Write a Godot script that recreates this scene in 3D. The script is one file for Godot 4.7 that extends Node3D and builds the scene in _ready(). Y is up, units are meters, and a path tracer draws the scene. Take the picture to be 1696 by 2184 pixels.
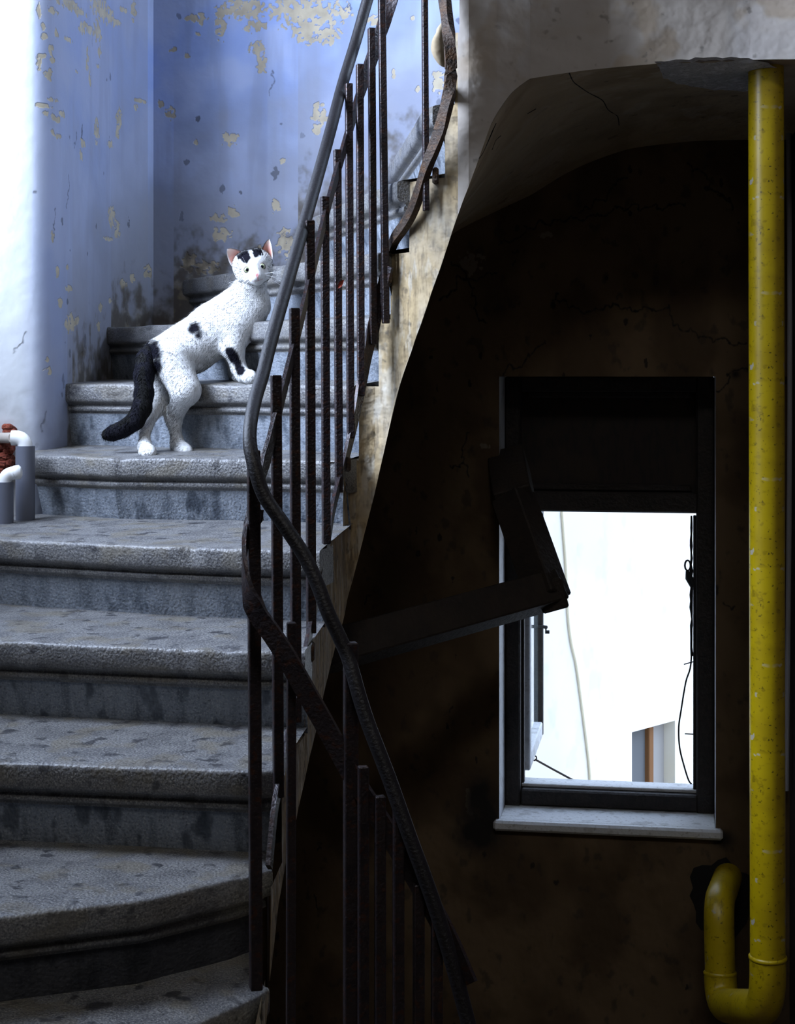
extends Node3D
# A dim stairwell: winding stone stairs with an iron railing, a cat, a window below the landing, a yellow gas pipe.

const F := 3600.0      # focal length in pixels of the 1696 x 2184 frame
const CX := 848.0
const YH := 800.0      # image row of the eye level
const HC := 0.8613     # height of the eye
var M := {}
var H := {-2: -0.33, -1: -0.165, 0: 0.0, 1: 0.165, 2: 0.33, 3: 0.495, 4: 0.66, 5: 0.838, 6: 1.0, 7: 1.155, 8: 1.32, 9: 1.485, 10: 1.65, 11: 1.815}
var SP := [560.0, 575.0, 606.0, 650.0, 690.0, 733.0, 765.0, 800.0, 832.0, 874.0, 910.0, 949.0, 1000.0, 1060.0, 1130.0, 1300.0, 1600.0, 1720.0]
var SD := [2.76, 2.85, 3.03, 3.28, 3.64, 3.98, 4.07, 4.08, 4.05, 3.98, 3.92, 3.88, 3.86, 3.88, 3.95, 4.05, 4.06, 4.03]
var BP := [560.0, 579.0, 591.0, 609.0, 634.0, 674.0, 710.0, 740.0, 800.0, 850.0, 900.0, 940.0, 980.0, 1010.0, 1050.0, 1090.0, 1130.0, 1250.0, 1400.0, 1600.0, 1720.0]
var BY := [2240.0, 2057.0, 1938.0, 1842.0, 1734.0, 1554.0, 1400.0, 1280.0, 1050.0, 830.0, 690.0, 570.0, 450.0, 370.0, 260.0, 200.0, 168.0, 150.0, 136.0, 128.0, 126.0]
var NOSE := {}
var WALLP := PackedVector2Array()   # plan of the left wall: x, depth
var rng := RandomNumberGenerator.new()
var nz := FastNoiseLite.new()

func P(px: float, py: float, d: float) -> Vector3:
	return Vector3((px - CX) * d / F, HC - (py - YH) * d / F, -d)

func lt(xs: Array, ys: Array, x: float) -> float:
	if x <= xs[0]: return ys[0]
	for i in range(1, xs.size()):
		if x <= xs[i]:
			var t: float = (x - xs[i - 1]) / (xs[i] - xs[i - 1])
			var p0: float = ys[maxi(i - 2, 0)]
			var p3: float = ys[mini(i + 1, ys.size() - 1)]
			var c: float = cubic_interpolate(ys[i - 1], ys[i], p0, p3, t)
			return lerpf(lerpf(ys[i - 1], ys[i], t), c, 0.6)
	return ys[-1]

func sd(px: float) -> float: return lt(SP, SD, px)
func back_d(x: float) -> float: return 5.22 - 0.165 * (x + 0.755)

# ---------- naming ----------
func fresh(n: String, par: Node) -> String:
	if not par.has_node(NodePath(n)): return n
	var i := 1
	while par.has_node(NodePath("%s_%03d" % [n, i])): i += 1
	return "%s_%03d" % [n, i]

func part(n: String, mesh: Mesh, mat: Material, par: Node, at := Vector3.ZERO) -> MeshInstance3D:
	var o := MeshInstance3D.new()
	o.mesh = mesh
	if mat: o.material_override = mat
	o.name = fresh(n, par)
	par.add_child(o, true)
	o.position = at
	return o

func thing(n: String, label: String, cat: String, at := Vector3.ZERO, group := "") -> Node3D:
	var o := Node3D.new()
	o.name = fresh(n, self)
	add_child(o, true)
	o.position = at
	tag(o, label, cat, group)
	return o

func tag(o: Node, label: String, cat: String, group := "") -> void:
	o.set_meta("label", label)
	o.set_meta("category", cat)
	if group: o.set_meta("group", group)

func struct(o: Node, label := "", cat := "") -> void:
	o.set_meta("kind", "structure")
	if label: o.set_meta("label", label)
	if cat: o.set_meta("category", cat)

# ---------- mesh helpers ----------
func sb() -> SurfaceTool:
	var st := SurfaceTool.new()
	st.begin(Mesh.PRIMITIVE_TRIANGLES)
	return st

func done(st: SurfaceTool) -> ArrayMesh:
	st.generate_normals()
	return st.commit()

func tri(st: SurfaceTool, a: Vector3, b: Vector3, c: Vector3, out: Vector3, g := -1) -> void:
	if (b - a).cross(c - a).dot(out) > 0.0:
		var t := b; b = c; c = t
	for v in [a, b, c]:
		st.set_smooth_group(g)
		st.add_vertex(v)

func quad(st: SurfaceTool, a: Vector3, b: Vector3, c: Vector3, d: Vector3, out: Vector3, g := -1) -> void:
	tri(st, a, b, c, out, g)
	tri(st, a, c, d, out, g)

func tri_uv(st: SurfaceTool, v: Array, uv: Array, out: Vector3, g := -1) -> void:
	var o := [0, 1, 2]
	if (v[1] - v[0]).cross(v[2] - v[0]).dot(out) > 0.0: o = [0, 2, 1]
	for i in o:
		st.set_smooth_group(g)
		st.set_uv(uv[i])
		st.add_vertex(v[i])

func quad_uv(st: SurfaceTool, v: Array, uv: Array, out: Vector3, g := -1) -> void:
	tri_uv(st, [v[0], v[1], v[2]], [uv[0], uv[1], uv[2]], out, g)
	tri_uv(st, [v[0], v[2], v[3]], [uv[0], uv[2], uv[3]], out, g)

func box(st: SurfaceTool, c: Vector3, s: Vector3, b := 0.003, bas := Basis.IDENTITY) -> void:
	var h := s * 0.5
	b = minf(b, minf(h.x, minf(h.y, h.z)) * 0.6)
	var V := func(sx: int, sy: int, sz: int, ax: int) -> Vector3:
		var p := Vector3(sx * h.x, sy * h.y, sz * h.z)
		for k in 3:
			if k != ax: p[k] -= signf(p[k]) * b
		return c + bas * p
	for ax in 3:
		var a1 := (ax + 1) % 3
		var a2 := (ax + 2) % 3
		for s0 in [-1, 1]:
			var q := []
			for k in [[-1, -1], [1, -1], [1, 1], [-1, 1]]:
				var sg := [0, 0, 0]
				sg[ax] = s0; sg[a1] = k[0]; sg[a2] = k[1]
				q.append(V.call(sg[0], sg[1], sg[2], ax))
			var n := Vector3.ZERO
			n[ax] = s0
			quad(st, q[0], q[1], q[2], q[3], bas * n)
			for s1 in [-1, 1]:
				var e := []
				for k in [[-1, ax], [1, ax], [1, a1], [-1, a1]]:
					var sg2 := [0, 0, 0]
					sg2[ax] = s0; sg2[a1] = s1; sg2[a2] = k[0]
					e.append(V.call(sg2[0], sg2[1], sg2[2], k[1]))
				var n2 := Vector3.ZERO
				n2[ax] = s0; n2[a1] = s1
				quad(st, e[0], e[1], e[2], e[3], bas * n2)
	for sx in [-1, 1]:
		for sy in [-1, 1]:
			for sz in [-1, 1]:
				tri(st, V.call(sx, sy, sz, 0), V.call(sx, sy, sz, 1), V.call(sx, sy, sz, 2), bas * Vector3(sx, sy, sz))

func tube(st: SurfaceTool, pts: Array, r, sides := 12, caps := true) -> void:
	var n := pts.size()
	var rings := []
	var u := Vector3.ZERO
	for i in n:
		var t: Vector3 = (pts[mini(i + 1, n - 1)] - pts[maxi(i - 1, 0)]).normalized()
		if i == 0:
			u = t.cross(Vector3.UP if absf(t.y) < 0.9 else Vector3.RIGHT).normalized()
		else:
			u = (u - t * u.dot(t)).normalized()
		var w := t.cross(u)
		var rr: float = r[i] if r is Array else r
		var ring := []
		for k in sides:
			var a := TAU * k / sides
			ring.append(pts[i] + (u * cos(a) + w * sin(a)) * rr)
		rings.append(ring)
	for i in n - 1:
		var mid: Vector3 = (pts[i] + pts[i + 1]) * 0.5
		for k in sides:
			var k2 := (k + 1) % sides
			var q: Vector3 = (rings[i][k] + rings[i + 1][k2]) * 0.5
			quad(st, rings[i][k], rings[i][k2], rings[i + 1][k2], rings[i + 1][k], q - mid, 0)
	if caps:
		for e in [0, n - 1]:
			var o: Vector3 = pts[0] - pts[1] if e == 0 else pts[n - 1] - pts[n - 2]
			for k in sides:
				tri(st, pts[e], rings[e][k], rings[e][(k + 1) % sides], o)

# a bar of w x h section swept along a path; w is horizontal, h in the vertical plane of the path
func bar(st: SurfaceTool, pts: Array, w: float, h: float) -> void:
	var n := pts.size()
	var rings := []
	var prev := Vector3.ZERO
	for i in n:
		var t: Vector3 = (pts[mini(i + 1, n - 1)] - pts[maxi(i - 1, 0)]).normalized()
		var side := t.cross(Vector3.UP)
		side = prev if side.length() < 0.05 else side.normalized()
		if side == Vector3.ZERO: side = Vector3.RIGHT
		prev = side
		var v := side.cross(t).normalized()
		rings.append([pts[i] + side * w * .5 + v * h * .5, pts[i] - side * w * .5 + v * h * .5, pts[i] - side * w * .5 - v * h * .5, pts[i] + side * w * .5 - v * h * .5])
	for i in n - 1:
		var mid: Vector3 = (pts[i] + pts[i + 1]) * 0.5
		for k in 4:
			var k2 := (k + 1) % 4
			var q: Vector3 = (rings[i][k] + rings[i + 1][k2] + rings[i][k2] + rings[i + 1][k]) * 0.25
			quad(st, rings[i][k], rings[i][k2], rings[i + 1][k2], rings[i + 1][k], q - mid, k + 1)
	for e in [0, n - 1]:
		var o: Vector3 = pts[0] - pts[1] if e == 0 else pts[n - 1] - pts[n - 2]
		quad(st, rings[e][0], rings[e][1], rings[e][2], rings[e][3], o)

func smooth_path(pts: Array, per := 6) -> Array:
	var out := []
	for i in pts.size() - 1:
		for k in per:
			out.append(pts[i].cubic_interpolate(pts[i + 1], pts[maxi(i - 1, 0)], pts[mini(i + 2, pts.size() - 1)], float(k) / per))
	out.append(pts[-1])
	return out

# ---------- textures ----------
func noise_bytes(n: int, seed_: int, freq: float, kind := 0, oct := 4) -> PackedByteArray:
	var f := FastNoiseLite.new()
	f.seed = seed_
	f.frequency = freq
	f.fractal_octaves = oct
	f.noise_type = FastNoiseLite.TYPE_SIMPLEX_SMOOTH if kind == 0 else FastNoiseLite.TYPE_CELLULAR
	if kind == 2: f.cellular_return_type = FastNoiseLite.RETURN_CELL_VALUE
	var im := f.get_seamless_image(n, n, false, false, 0.1)
	im.convert(Image.FORMAT_L8)
	return im.get_data()

# layers: [noise seed, frequency, kind, stretch x, stretch y, lo, hi, colour (srgb), amount]
func layered(n: int, base: Color, layers: Array) -> ImageTexture:
	var R := PackedFloat32Array(); R.resize(n * n); R.fill(base.r)
	var G := PackedFloat32Array(); G.resize(n * n); G.fill(base.g)
	var B := PackedFloat32Array(); B.resize(n * n); B.fill(base.b)
	for l in layers:
		var d := noise_bytes(n, l[0], l[1], l[2])
		var sx: int = l[3]
		var sy: int = l[4]
		var lut := PackedFloat32Array()
		for i in 256: lut.append(smoothstep(l[5], l[6], i / 255.0) * l[8])
		var c: Color = l[7]
		for y in n:
			var row := ((y * sy) % n) * n
			var i0 := y * n
			for x in n:
				var a := lut[d[row + (x * sx) % n]]
				if a > 0.004:
					var i := i0 + x
					R[i] += (c.r - R[i]) * a
					G[i] += (c.g - G[i]) * a
					B[i] += (c.b - B[i]) * a
	return pack(n, n, R, G, B)

func pack(w: int, h: int, R: PackedFloat32Array, G: PackedFloat32Array, B: PackedFloat32Array) -> ImageTexture:
	var out := PackedByteArray()
	out.resize(w * h * 3)
	for i in w * h:
		out[i * 3] = clampi(int(R[i] * 255.0), 0, 255)
		out[i * 3 + 1] = clampi(int(G[i] * 255.0), 0, 255)
		out[i * 3 + 2] = clampi(int(B[i] * 255.0), 0, 255)
	var im := Image.create_from_data(w, h, false, Image.FORMAT_RGB8, out)
	return ImageTexture.create_from_image(im)

func bump(n: int, seed_: int, freq: float, strength: float, kind := 0, oct := 5) -> ImageTexture:
	var im := Image.create_from_data(n, n, false, Image.FORMAT_L8, noise_bytes(n, seed_, freq, kind, oct))
	im.bump_map_to_normal_map(strength)
	return ImageTexture.create_from_image(im)

func mat(col: Color, rough: float, tex: Texture2D = null, scale := 1.0, nrm: Texture2D = null, nscale := 1.0, metal := 0.0) -> StandardMaterial3D:
	var m := StandardMaterial3D.new()
	m.albedo_color = col
	m.roughness = rough
	m.metallic = metal
	if tex:
		m.albedo_texture = tex
	if nrm:
		m.normal_enabled = true
		m.normal_texture = nrm
		m.normal_scale = nscale
	if tex or nrm:
		m.uv1_triplanar = true
		m.uv1_world_triplanar = true
		m.uv1_scale = Vector3.ONE * scale
	return m

func make_materials() -> void:
	var bp := bump(512, 11, 0.02, 6.0)
	var bf := bump(512, 12, 0.06, 5.0)
	var speck := bump(512, 13, 0.15, 4.0, 0, 2)
	M.bump_plaster = bp
	M.bump_fine = bf
	# stone of the treads: grey aggregate with worn and dirty areas
	var tread_tex := layered(512, Color(.52, .52, .53), [
		[21, .012, 0, 1, 1, .35, .75, Color(.36, .36, .38), .7], [22, .30, 0, 1, 1, .54, .68, Color(.78, .77, .73), .75],
		[23, .28, 0, 1, 1, .55, .70, Color(.20, .20, .22), .7], [24, .02, 0, 1, 1, .66, .80, Color(.17, .17, .19), .75], [25, .008, 0, 1, 1, .55, .8, Color(.50, .46, .38), .45]])
	var riser_tex := layered(512, Color(.50, .53, .57), [
		[31, .006, 0, 3, 1, .50, .78, Color(.24, .27, .31), .6], [32, .012, 0, 2, 1, .55, .8, Color(.60, .62, .65), .4],
		[33, .28, 0, 1, 1, .57, .72, Color(.74, .75, .73), .6], [34, .2, 0, 1, 1, .62, .80, Color(.16, .17, .2), .55], [35, .008, 0, 2, 1, .62, .8, Color(.13, .16, .20), .75]])
	M.tread = mat(Color(.84, .84, .83), .46, tread_tex, 1.5, speck, .35)
	M.riser = mat(Color(.95, .95, .95), .75, riser_tex, 1.4, speck, .4)
	M.riser_shaded = mat(Color(.50, .48, .48), .85, riser_tex, 1.4, speck, .4)  # darker copy of the riser stone, shade put into its colour
	var str_tex := layered(512, Color(.63, .55, .41), [
		[41, .010, 0, 5, 1, .45, .7, Color(.46, .40, .29), .75], [42, .012, 0, 4, 1, .60, .75, Color(.72, .71, .68), .6],
		[43, .03, 0, 6, 1, .62, .8, Color(.30, .25, .18), .6], [44, .05, 0, 1, 1, .70, .82, Color(.2, .18, .15), .5], [45, .006, 0, 1, 1, .5, .8, Color(.66, .64, .60), .5]])
	M.string = mat(Color(1, 1, 1), .85, str_tex, .9, bp, 1.0)
	var sof_tex := layered(512, Color(.66, .60, .50), [
		[51, .008, 0, 1, 1, .4, .75, Color(.54, .48, .38), .8], [52, .03, 0, 1, 1, .82, .88, Color(.18, .15, .12), .5], [53, .012, 0, 1, 1, .66, .8, Color(.72, .68, .62), .5]])
	M.soffit = mat(Color(1, 1, 1), .9, sof_tex, .8, bp, .8)
	var face_tex := layered(512, Color(.60, .57, .53), [
		[55, .006, 0, 1, 1, .4, .7, Color(.64, .62, .60), .8], [56, .012, 0, 1, 1, .62, .8, Color(.56, .50, .42), .7], [57, .04, 0, 1, 1, .80, .88, Color(.3, .28, .26), .5]])
	M.face = mat(Color(1, 1, 1), .9, face_tex, .7, bp, .45)
	var met_tex := layered(256, Color(.20, .17, .18), [
		[61, .02, 0, 1, 1, .5, .75, Color(.13, .11, .13), .8], [62, .05, 0, 1, 1, .66, .8, Color(.34, .18, .10), .7], [63, .12, 0, 1, 1, .70, .8, Color(.34, .31, .30), .5]])
	M.iron = mat(Color(.9, .9, .9), .42, met_tex, 4.0, bf, .5, .3)
	M.rail = mat(Color(.40, .37, .41), .55, layered(256, Color(.20, .18, .19), [[66, .03, 0, 1, 1, .55, .8, Color(.30, .27, .27), .6], [67, .1, 0, 1, 1, .7, .8, Color(.08, .07, .08), .6]]), 5.0, bf, .4)
	M.rust = mat(Color(.9, .9, .9), .75, layered(256, Color(.24, .18, .13), [[68, .03, 0, 1, 1, .5, .7, Color(.36, .24, .13), .8], [69, .12, 0, 1, 1, .62, .75, Color(.45, .42, .38), .6], [70, .08, 0, 1, 1, .65, .8, Color(.06, .05, .05), .8]]), 4.0, bf, .9, .2)
	var yel := layered(512, Color(.76, .66, .012), [
		[71, .006, 0, 1, 1, .4, .8, Color(.66, .56, .02), .6], [72, .05, 0, 1, 1, .80, .86, Color(.10, .08, .03), .85], [73, .02, 0, 1, 1, .74, .84, Color(.42, .35, .05), .5], [74, .012, 0, 1, 1, .86, .88, Color(.75, .75, .74), 1.0]])
	M.yellow = mat(Color(.90, .89, .88), .38, yel, 2.2, null)
	var wood := layered(512, Color(.155, .12, .10), [[81, .02, 0, 5, 1, .4, .7, Color(.09, .065, .06), .8], [82, .015, 0, 1, 1, .66, .78, Color(.24, .20, .17), .5]])
	M.wood = mat(Color(.8, .8, .8), .7, wood, 2.0, bf, .6)
	M.board = mat(Color(1, 1, 1), .8, layered(256, Color(.13, .095, .075), [[84, .02, 0, 4, 1, .5, .8, Color(.07, .055, .05), .8], [85, .01, 0, 1, 1, .6, .8, Color(.18, .14, .10), .6]]), 2.0)
	M.duct = mat(Color(1, 1, 1), .8, layered(256, Color(.16, .125, .095), [[87, .02, 0, 1, 1, .5, .8, Color(.09, .07, .06), .8], [88, .06, 0, 1, 1, .68, .8, Color(.22, .18, .13), .6]]), 2.0, bf, .6)
	M.white = mat(Color(.86, .87, .88), .6, layered(256, Color(.93, .93, .93), [[91, .02, 0, 1, 1, .62, .8, Color(.68, .67, .66), .5], [92, .1, 0, 1, 1, .72, .8, Color(.5, .48, .45), .4]]), 2.0, bf, .3)
	M.outer = mat(Color(.95, .95, .94), .95, layered(512, Color(.93, .92, .90), [[93, .006, 0, 1, 1, .45, .8, Color(.86, .83, .74), .6], [94, .02, 0, 2, 1, .66, .8, Color(.82, .82, .84), .5]]), .35)
	M.pvc = mat(Color(.88, .88, .87), .35)
	M.greypipe = mat(Color(.36, .37, .41), .4)
	M.brick = mat(Color(1, 1, 1), .95, layered(256, Color(.42, .17, .10), [[95, .05, 0, 1, 1, .5, .75, Color(.55, .30, .22), .8], [96, .06, 0, 1, 1, .6, .8, Color(.22, .07, .04), .8]]), 6.0, bf, 1.2)
	M.concrete = mat(Color(1, 1, 1), .95, layered(256, Color(.70, .71, .73), [[97, .03, 0, 1, 1, .5, .75, Color(.85, .86, .88), .7], [98, .12, 0, 1, 1, .72, .82, Color(.4, .4, .4), .6]]), 3.0, bp, 1.6)
	M.dark = mat(Color(.05, .045, .045), .9)
	M.thin_detail = mat(Color(.03, .03, .03), .7)
	M.glass = StandardMaterial3D.new()
	M.glass.transparency = BaseMaterial3D.TRANSPARENCY_ALPHA
	M.glass.albedo_color = Color(.8, .88, .9, .12)
	M.glass.roughness = 0.03
	M.lintel = mat(Color(.42, .40, .38), .9, null, 1.0, bp, 1.0)

# ---------- painted walls ----------
const WS0 := -2.4
const WSL := 4.2
const WY1 := 2.5
const WYL := 2.1
const LU0 := 0.0
const LUL := 2.2
const LY1 := 1.65
const LYL := 2.9

func wall_at(px: float) -> Vector2:   # (distance along the wall from its corner, depth) seen at that column
	var s := 0.0
	for i in range(WALLP.size() - 2, -1, -1):
		var a := WALLP[i + 1]
		var b := WALLP[i]
		var ea := a.x - (px - CX) / F * a.y
		var eb := b.x - (px - CX) / F * b.y
		if (ea >= 0.0) != (eb >= 0.0):
			var t := ea / (ea - eb)
			return Vector2(s - a.distance_to(b) * t, lerpf(a.y, b.y, t))
		s -= a.distance_to(b)
	var k := (px - CX) / F
	var d := (5.22 - 0.165 * 0.755) / (1.0 + 0.165 * k)
	return Vector2((k * d + 0.755) * 1.01352, d)

func paint_blob(mask: PackedFloat32Array, w: int, h: int, cx: float, cy: float, rx: float, ry: float, amt := 1.0) -> void:
	for y in range(maxi(0, int(cy - ry * 1.7)), mini(h, int(cy + ry * 1.7) + 1)):
		for x in range(maxi(0, int(cx - rx * 1.7)), mini(w, int(cx + rx * 1.7) + 1)):
			var q := Vector2((x - cx) / rx, (y - cy) / ry).length_squared()
			var v := 1.0 - q + nz.get_noise_2d(x * 1.7, y * 1.7) * 1.5
			if v > 0.25: mask[y * w + x] = maxf(mask[y * w + x], amt * smoothstep(.25, .34, v))

func paint_line(mask: PackedFloat32Array, w: int, h: int, pts: Array, wd: float, amt := 1.0) -> void:
	for i in pts.size() - 1:
		var a: Vector2 = pts[i]
		var b: Vector2 = pts[i + 1]
		var n := int(a.distance_to(b)) * 2 + 2
		for k in n:
			var t := float(k) / n
			var p := a.lerp(b, t)
			p += Vector2(nz.get_noise_2d(p.x * .9, p.y * .9 + 50.0), nz.get_noise_2d(p.x * .9 + 90.0, p.y * .9)) * 9.0
			var r := wd * (0.25 + 1.3 * absf(nz.get_noise_2d(p.x * 1.5, p.y * 1.5)))
			for y in range(int(p.y - r - 1), int(p.y + r + 2)):
				for x in range(int(p.x - r - 1), int(p.x + r + 2)):
					if x < 0 or y < 0 or x >= w or y >= h: continue
					var e := clampf(r + .6 - Vector2(x, y).distance_to(p), 0.0, 1.0) * amt
					mask[y * w + x] = maxf(mask[y * w + x], e)

func foot_height(s: float) -> float:   # height of the step that meets the wall there
	if s > 0.0:
		var x := s / 1.01352 - 0.755
		return H[11] if x > .42 else H[10] if x > .19 else H[9] if x > -.03 else H[8] if x > -.30 else H[7] if x > -.69 else H[6]
	var d := 5.22 + s
	return H[6] if d > 4.95 else H[5] if d > 4.56 else H[4] if d > 4.2 else H[3] if d > 3.75 else H[2]

func blue_wall_material() -> StandardMaterial3D:
	var w := 2048
	var h := 1024
	var peel := PackedFloat32Array(); peel.resize(w * h)
	var spot := PackedFloat32Array(); spot.resize(w * h)
	var to_tex := func(px: float, py: float) -> Vector3:
		var q := wall_at(px)
		var y := HC - (py - YH) * q.y / F
		return Vector3((q.x - WS0) / WSL * w, (WY1 - y) / WYL * h, q.y)
	# the patches where the paint has come off: centre and half size, in columns and rows of the photograph
	var patches := [[660, 30, 75, 34], [615, 18, 45, 26], [702, 75, 26, 22], [655, 62, 34, 34], [735, 30, 24, 12], [520, 18, 55, 24], [545, 55, 24, 14], [470, 42, 12, 45], [430, 40, 12, 14],
		[548, 105, 16, 18], [558, 138, 12, 22], [683, 245, 17, 24], [676, 275, 10, 12], [490, 296, 19, 16], [362, 242, 11, 15], [342, 222, 7, 12], [410, 38, 16, 8], [420, 72, 7, 6], [368, 104, 12, 6], [400, 118, 7, 6],
		[605, 345, 7, 8], [495, 452, 13, 12], [465, 466, 20, 10], [418, 303, 5, 5], [440, 570, 34, 14], [402, 560, 16, 22], [470, 500, 24, 16], [590, 440, 9, 16], [560, 540, 20, 20], [610, 520, 18, 30],
		[880, 40, 6, 6], [892, 190, 6, 6], [935, 175, 14, 24], [800, 45, 18, 12], [840, 160, 5, 12],
		[152, 12, 30, 14], [112, 22, 14, 8], [215, 18, 26, 26], [232, 36, 26, 14], [208, 66, 8, 24], [188, 60, 16, 10], [285, 22, 6, 22], [262, 20, 10, 6], [119, 70, 5, 12], [146, 84, 11, 5], [175, 62, 8, 12], [82, 25, 5, 18], [92, 58, 6, 10],
		[95, 76, 6, 8], [108, 104, 6, 16], [112, 128, 9, 7], [83, 132, 6, 20], [92, 118, 6, 8], [105, 160, 9, 12], [93, 225, 16, 4], [110, 212, 14, 4], [97, 240, 8, 7], [118, 252, 14, 8], [134, 243, 6, 8], [122, 290, 10, 6], [112, 282, 4, 6], [162, 153, 4, 4],
		[186, 130, 3, 30], [192, 168, 3, 16], [212, 110, 4, 14], [208, 140, 6, 4], [206, 278, 6, 26], [253, 255, 7, 24], [250, 285, 4, 12], [235, 306, 6, 9], [176, 305, 6, 10], [173, 330, 4, 12], [238, 460, 9, 24], [250, 490, 6, 22], [230, 508, 9, 5], [298, 214, 12, 5], [290, 228, 5, 8],
		[112, 504, 4, 14], [144, 570, 4, 5], [122, 580, 4, 14], [147, 614, 7, 9], [128, 645, 6, 11], [150, 690, 13, 20], [164, 683, 6, 8], [282, 592, 6, 10], [262, 605, 8, 12], [315, 580, 9, 14], [214, 655, 4, 12], [210, 694, 4, 14], [178, 755, 6, 6], [100, 765, 5, 6], [103, 790, 8, 8], [235, 640, 4, 6]]
	for p in patches:
		var c: Vector3 = to_tex.call(p[0], p[1])
		var e: Vector3 = to_tex.call(p[0] + p[2], p[1])
		var rx: float = absf(e.x - c.x)
		paint_blob(peel, w, h, c.x, c.y, maxf(rx, 3.0), maxf(p[3] * c.z / F / WYL * h, 3.0))
	rng.seed = 5
	for i in 260:
		var r := rng.randf_range(2.0, 6.0)
		paint_blob(spot, w, h, rng.randf() * w, h * pow(rng.randf(), .6), r, r * rng.randf_range(.6, 2.2), rng.randf_range(.3, .8))
	for i in 30:
		var a := Vector2(rng.randf() * w, rng.randf_range(.3, .95) * h)
		paint_line(spot, w, h, [a, a + Vector2(rng.randf_range(-14, 14), rng.randf_range(10, 40))], 1.2, .7)
	var sj := 0.0      # from here on, the side of the window recess, its colour whitened to look strongly lit
	for i in range(WALLP.size() - 1, 2, -1): sj -= WALLP[i].distance_to(WALLP[i - 1])
	var n1 := noise_bytes(1024, 101, .006)
	var n2 := noise_bytes(1024, 102, .03)
	var n3 := noise_bytes(1024, 103, .008)
	var R := PackedFloat32Array(); R.resize(w * h)
	var G := PackedFloat32Array(); G.resize(w * h)
	var B := PackedFloat32Array(); B.resize(w * h)
	var hgt := PackedByteArray(); hgt.resize(w * h)
	for x in w:
		var s := WS0 + (x + .5) / w * WSL
		var foot := foot_height(s)
		for y in h:
			var i := y * w + x
			var Y := WY1 - (y + .5) / h * WYL
			var a := n1[(y % 1024) * 1024 + x % 1024] / 255.0
			var b := n2[(y % 1024) * 1024 + x % 1024] / 255.0
			var c := n3[((y / 3) % 1024) * 1024 + (x * 3) % 1024] / 255.0
			var col := Vector3(.53, .61, .80).lerp(Vector3(.61, .66, .79), smoothstep(.3, .75, a))
			col = col.lerp(Vector3(.50, .54, .64), smoothstep(.5, .8, c) * .35)
			if s < -.03: col = col.lerp(Vector3(.56, .57, .63), .5)
			# low on the wall the paint has worn to a grey plaster
			var up := Y - foot
			col = col.lerp(Vector3(.53, .53, .55), smoothstep(.75, .15, up + (a - .5) * .5) * (.7 if s > sj + .16 else .2))
			if s < sj + .07: col = col.lerp(Vector3(.88, .89, .89), smoothstep(.06, -.04, s - sj) * .9)  # paint paled here to stand for bright light on the recess
			var p := peel[i]
			col = col.lerp(Vector3(.66, .62, .54) * (.9 + .2 * b), p)
			col = col.lerp(Vector3(.20, .21, .24), spot[i] * .7 * (1.0 - p))
			var dirt := smoothstep(.17, -.03, up + (b - .5) * .26 + (c - .5) * .14)
			col = col.lerp(Vector3(.30, .27, .23).lerp(Vector3(.48, .42, .30), smoothstep(.5, .75, b)), dirt * (.8 if s > sj + .16 else .12))
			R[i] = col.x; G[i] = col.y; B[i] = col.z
			hgt[i] = clampi(int(150.0 - 90.0 * p + 50.0 * (b - .5) + 70.0 * (a - .5) - 60.0 * spot[i]), 0, 255)
	var m := StandardMaterial3D.new()
	m.albedo_texture = pack(w, h, R, G, B)
	m.roughness = .8
	var im := Image.create_from_data(w, h, false, Image.FORMAT_L8, hgt)
	im.bump_map_to_normal_map(4.0)
	m.normal_enabled = true
	m.normal_texture = ImageTexture.create_from_image(im)
	m.normal_scale = .7
	return m

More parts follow.
